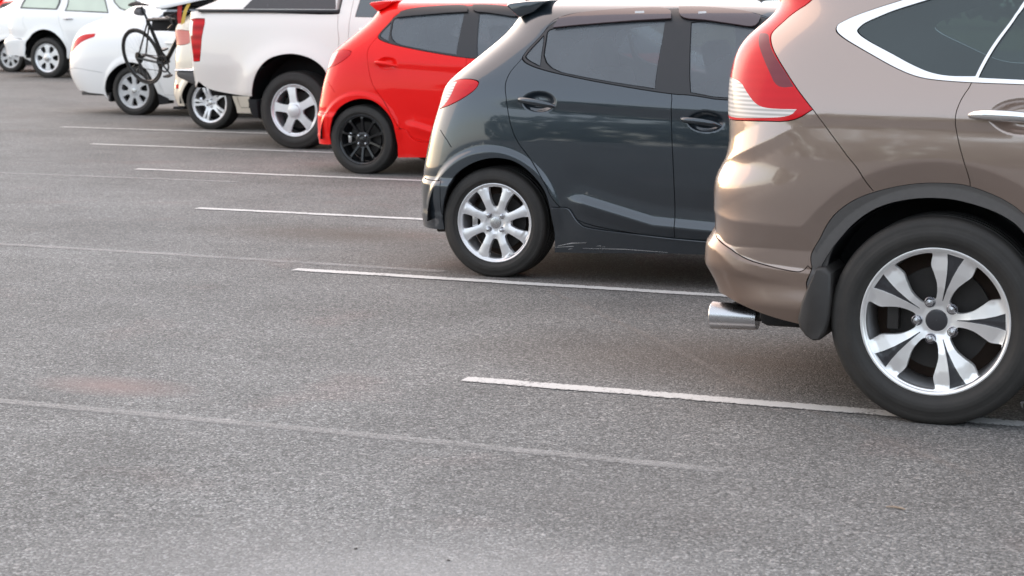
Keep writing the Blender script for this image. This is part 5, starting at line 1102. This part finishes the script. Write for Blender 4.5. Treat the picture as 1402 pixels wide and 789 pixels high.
f = MB(); f.tube([(.06, 0, zr+.625), (.12, 0, zr+.63), (.24, 0, zr+.625), (.36, 0, zr+.615)], [.05, .068, .035, .016], 14, ry=.35); f.build('saddle', 'black', bike, smooth=True)
f = MB(); f.tube([(.10, 0, zr+.53), (.16, 0, zr+.545), (.235, 0, zr+.535)], [.028, .05, .045], 12); f.build('saddle_bag', 'fabric', bike, smooth=True)
f = MB(); f.tube([HT, (.79, 0, zr+.52), (.86, 0, zr+.54)], .014, 8)
for s in (-1, 1): f.tube([(.86, 0, zr+.54), (.87, s*.19, zr+.54), (.95, s*.205, zr+.53), (.965, s*.21, zr+.46), (.88, s*.21, zr+.41)], .012, 8)
f.build('handlebar', 'trim', bike, smooth=True)
f = MB(); f.lathe([(.085, -.050), (.104, -.048), (.104, -.041), (.085, -.039)], 40, closed=True)
for k in range(5):
    x, z = polar(.09, 72*k+10); f.tube([(0, -.045, 0), (x, -.045, z)], .008, 6)
f.tube([(0, -.05, 0), (0, .05, 0)], .02, 12)
f.build('chainring', 'trim', bike, smooth=True, loc=BB, fix=False)
f = MB(); f.tube([(0, -.06, 0), (.12, -.065, -.12)], .010, 8); f.box((.12, -.11, -.12), (.09, .07, .02)); f.tube([(0, .06, 0), (-.12, .065, .12)], .010, 8); f.box((-.12, .11, .12), (.09, .07, .02))
f.build('crank', 'trim', bike, smooth=True, loc=BB)
f = MB(); f.lathe([(.02, -.055), (.068, -.045), (.045, -.03), (.03, -.02), (.01, -.02)], 28); f.build('cassette', 'iron', bike, smooth=True, fix=False, loc=(0, 0, zr))
f = MB(); f.tube([(.0, -.06, -.02), (.01, -.065, -.07), (.03, -.06, -.13)], [.014, .018, .016], 8); f.build('derailleur', 'trim', bike, smooth=True, loc=(0, 0, zr))
f = MB(); f.tube([(0, -.042, .05), (BB[0], -.045, BB[2]-zr+.09)], .004, 6); f.tube([(.03, -.05, -.13), (BB[0], -.045, BB[2]-zr-.09)], .004, 6); f.build('chain', 'trim', bike, loc=(0, 0, zr))
# rack arms reaching out of the boot that carry the bicycle, and the straps
rk = empty('bicycle_rack', (bl[0]-.27, bl[1]-.42, .9)); tag(rk, 'black rack arms holding the bicycle below the raised tailgate of the beige hatchback', 'bicycle rack')
f = MB(); f.tube([(.2, -.05, .29), (-.2, -.05, .30), (-.62, .0, .27)], .022, 10); f.tube([(.2, .10, .26), (-.2, .10, .27), (-.60, .12, .24)], .022, 10); f.build('arm', 'trim', rk, smooth=True)
f = MB()
for x in (-.56, -.38, -.2): f.box((x, 0, .24), (.07, .10, .10))
f.box((-.05, 0, .18), (.2, .12, .16)); f.box((-.42, 0, .25), (.46, .12, .15)); f.box((-.30, -.02, .36), (.40, .08, .06)); f.build('clamp', 'black', rk, bevel=.012)
f = MB(); f.box((-.38, -.06, .315), (.24, .03, .035)); f.build('lamp_bar', 'satin', rk, bevel=.008)
def strap(name, pts, mat, label, w=.022):
    V = []; F = []
    for i, p in enumerate(pts):
        for dx, dy in ((-w, 0), (w, 0), (w, .004), (-w, .004)): V.append((p[0]+dx, p[1]+dy, p[2]))
    for i in range(len(pts)-1):
        for j in range(4): F.append((i*4+j, i*4+(j+1) % 4, i*4+4+(j+1) % 4, i*4+4+j))
    F += [(0, 1, 2, 3), (len(V)-4, len(V)-3, len(V)-2, len(V)-1)]
    m = MB(); m.add(V, F); o = m.build(name, mat); tag(o, label, 'strap')
X0, Y0 = bl[0], bl[1]-.72
strap('yellow_strap', [(X0-.28, Y0, 1.385), (X0-.33, Y0, 1.30), (X0-.36, Y0, 1.20), (X0-.37, Y0, 1.08), (X0-.38, Y0, 1.00)], 'yellow', 'yellow strap hanging from the raised tailgate beside the red tail light of the pickup')
strap('red_strap', [(X0-.41, Y0+.02, 1.365), (X0-.42, Y0+.02, 1.25), (X0-.41, Y0+.02, 1.16)], 'redstrap', 'short red strap hanging left of the yellow one', .028)

# ------------------------------------------------------------------ loose bits on the asphalt
def onground(px, py):
    d = cf*2631 + cr*(px-701) - cu*(py-394.5); t = -1.4133/d.z; return (d.x*t, d.y*t)
for i, (px, py, s) in enumerate([(450, 742, .0045), (487, 752, .004), (614, 768, .004), (740, 686, .004)]):
    x, y = onground(px, py); m = bmesh.new(); bmesh.ops.create_icosphere(m, subdivisions=1, radius=s)
    for v in m.verts: v.co = Vector((v.co.x*random.uniform(.8, 1.5), v.co.y*random.uniform(.8, 1.3), v.co.z*random.uniform(.4, .8)))
    me = bpy.data.meshes.new('pebble'); m.to_mesh(me); m.free()
    o = link('pebble', me, 'iron' if i % 3 else 'stone', None, (x, y, s*.4)); tag(o, 'tiny loose stone lying on the open asphalt', 'stone', 'loose stones on the asphalt')
x, y = onground(1225, 697)
m = MB(); m.tube([(-.025, 0, .004), (-.005, .004, .005), (.02, .0, .004), (.03, -.005, .003)], [.002, .003, .003, .0015], 8); o = m.build('twig', simple('twig_bark', (.30, .23, .17), .8), smooth=True, loc=(x, y, 0)); tag(o, 'small pale twig lying on the asphalt below the brown car', 'twig')

# ------------------------------------------------------------------ far trees beyond the grass and an unseen belt added behind the camera to darken reflections
lm, nt, b = nodemat('foliage'); p = geo(nt)
nt.links.new(ramp(nt, noise(nt, p, 1.2, 5, .7), [(.3, (.035, .055, .02)), (.7, (.10, .13, .045))]), b.inputs['Base Color']); b.inputs['Roughness'].default_value = .8
MAT['leaf'] = lm; MAT['bark'] = simple('bark', (.12, .09, .07), .9)
rng = np.random.default_rng(3)
V = []; F = []
for k in range(150):
    if k < 90: cx = -170+k*3.6+rng.uniform(-1, 1); cy = 118+rng.uniform(-6, 10)
    else: cx = -26+(k-90)*2.2+rng.uniform(-1, 1); cy = -38+rng.uniform(-5, 2)
    hh = rng.uniform(5, 9); w_ = rng.uniform(2.5, 4)
    q = rng.normal(size=(260, 3)); q /= np.linalg.norm(q, axis=1)[:, None]; q *= rng.uniform(.5, 1, (260, 1))**.4
    c = np.array([cx, cy, hh*.55])+q*[w_, w_, hh*.48]
    for pnt in c:
        a = rng.normal(size=3); a /= np.linalg.norm(a); b2 = np.cross(a, rng.normal(size=3)); b2 /= np.linalg.norm(b2); s = rng.uniform(.3, .6)
        i = len(V); V += [pnt-a*s-b2*s*.5, pnt+a*s-b2*s*.5, pnt+a*s*.7+b2*s*.6, pnt-a*s*.7+b2*s*.6]; F.append((i, i+1, i+2, i+3))
o = mesh('woodland', V, F, 'leaf', None, False); tag(o, 'green trees beyond the grass, and an unseen belt added behind the camera', 'trees', kind='stuff')
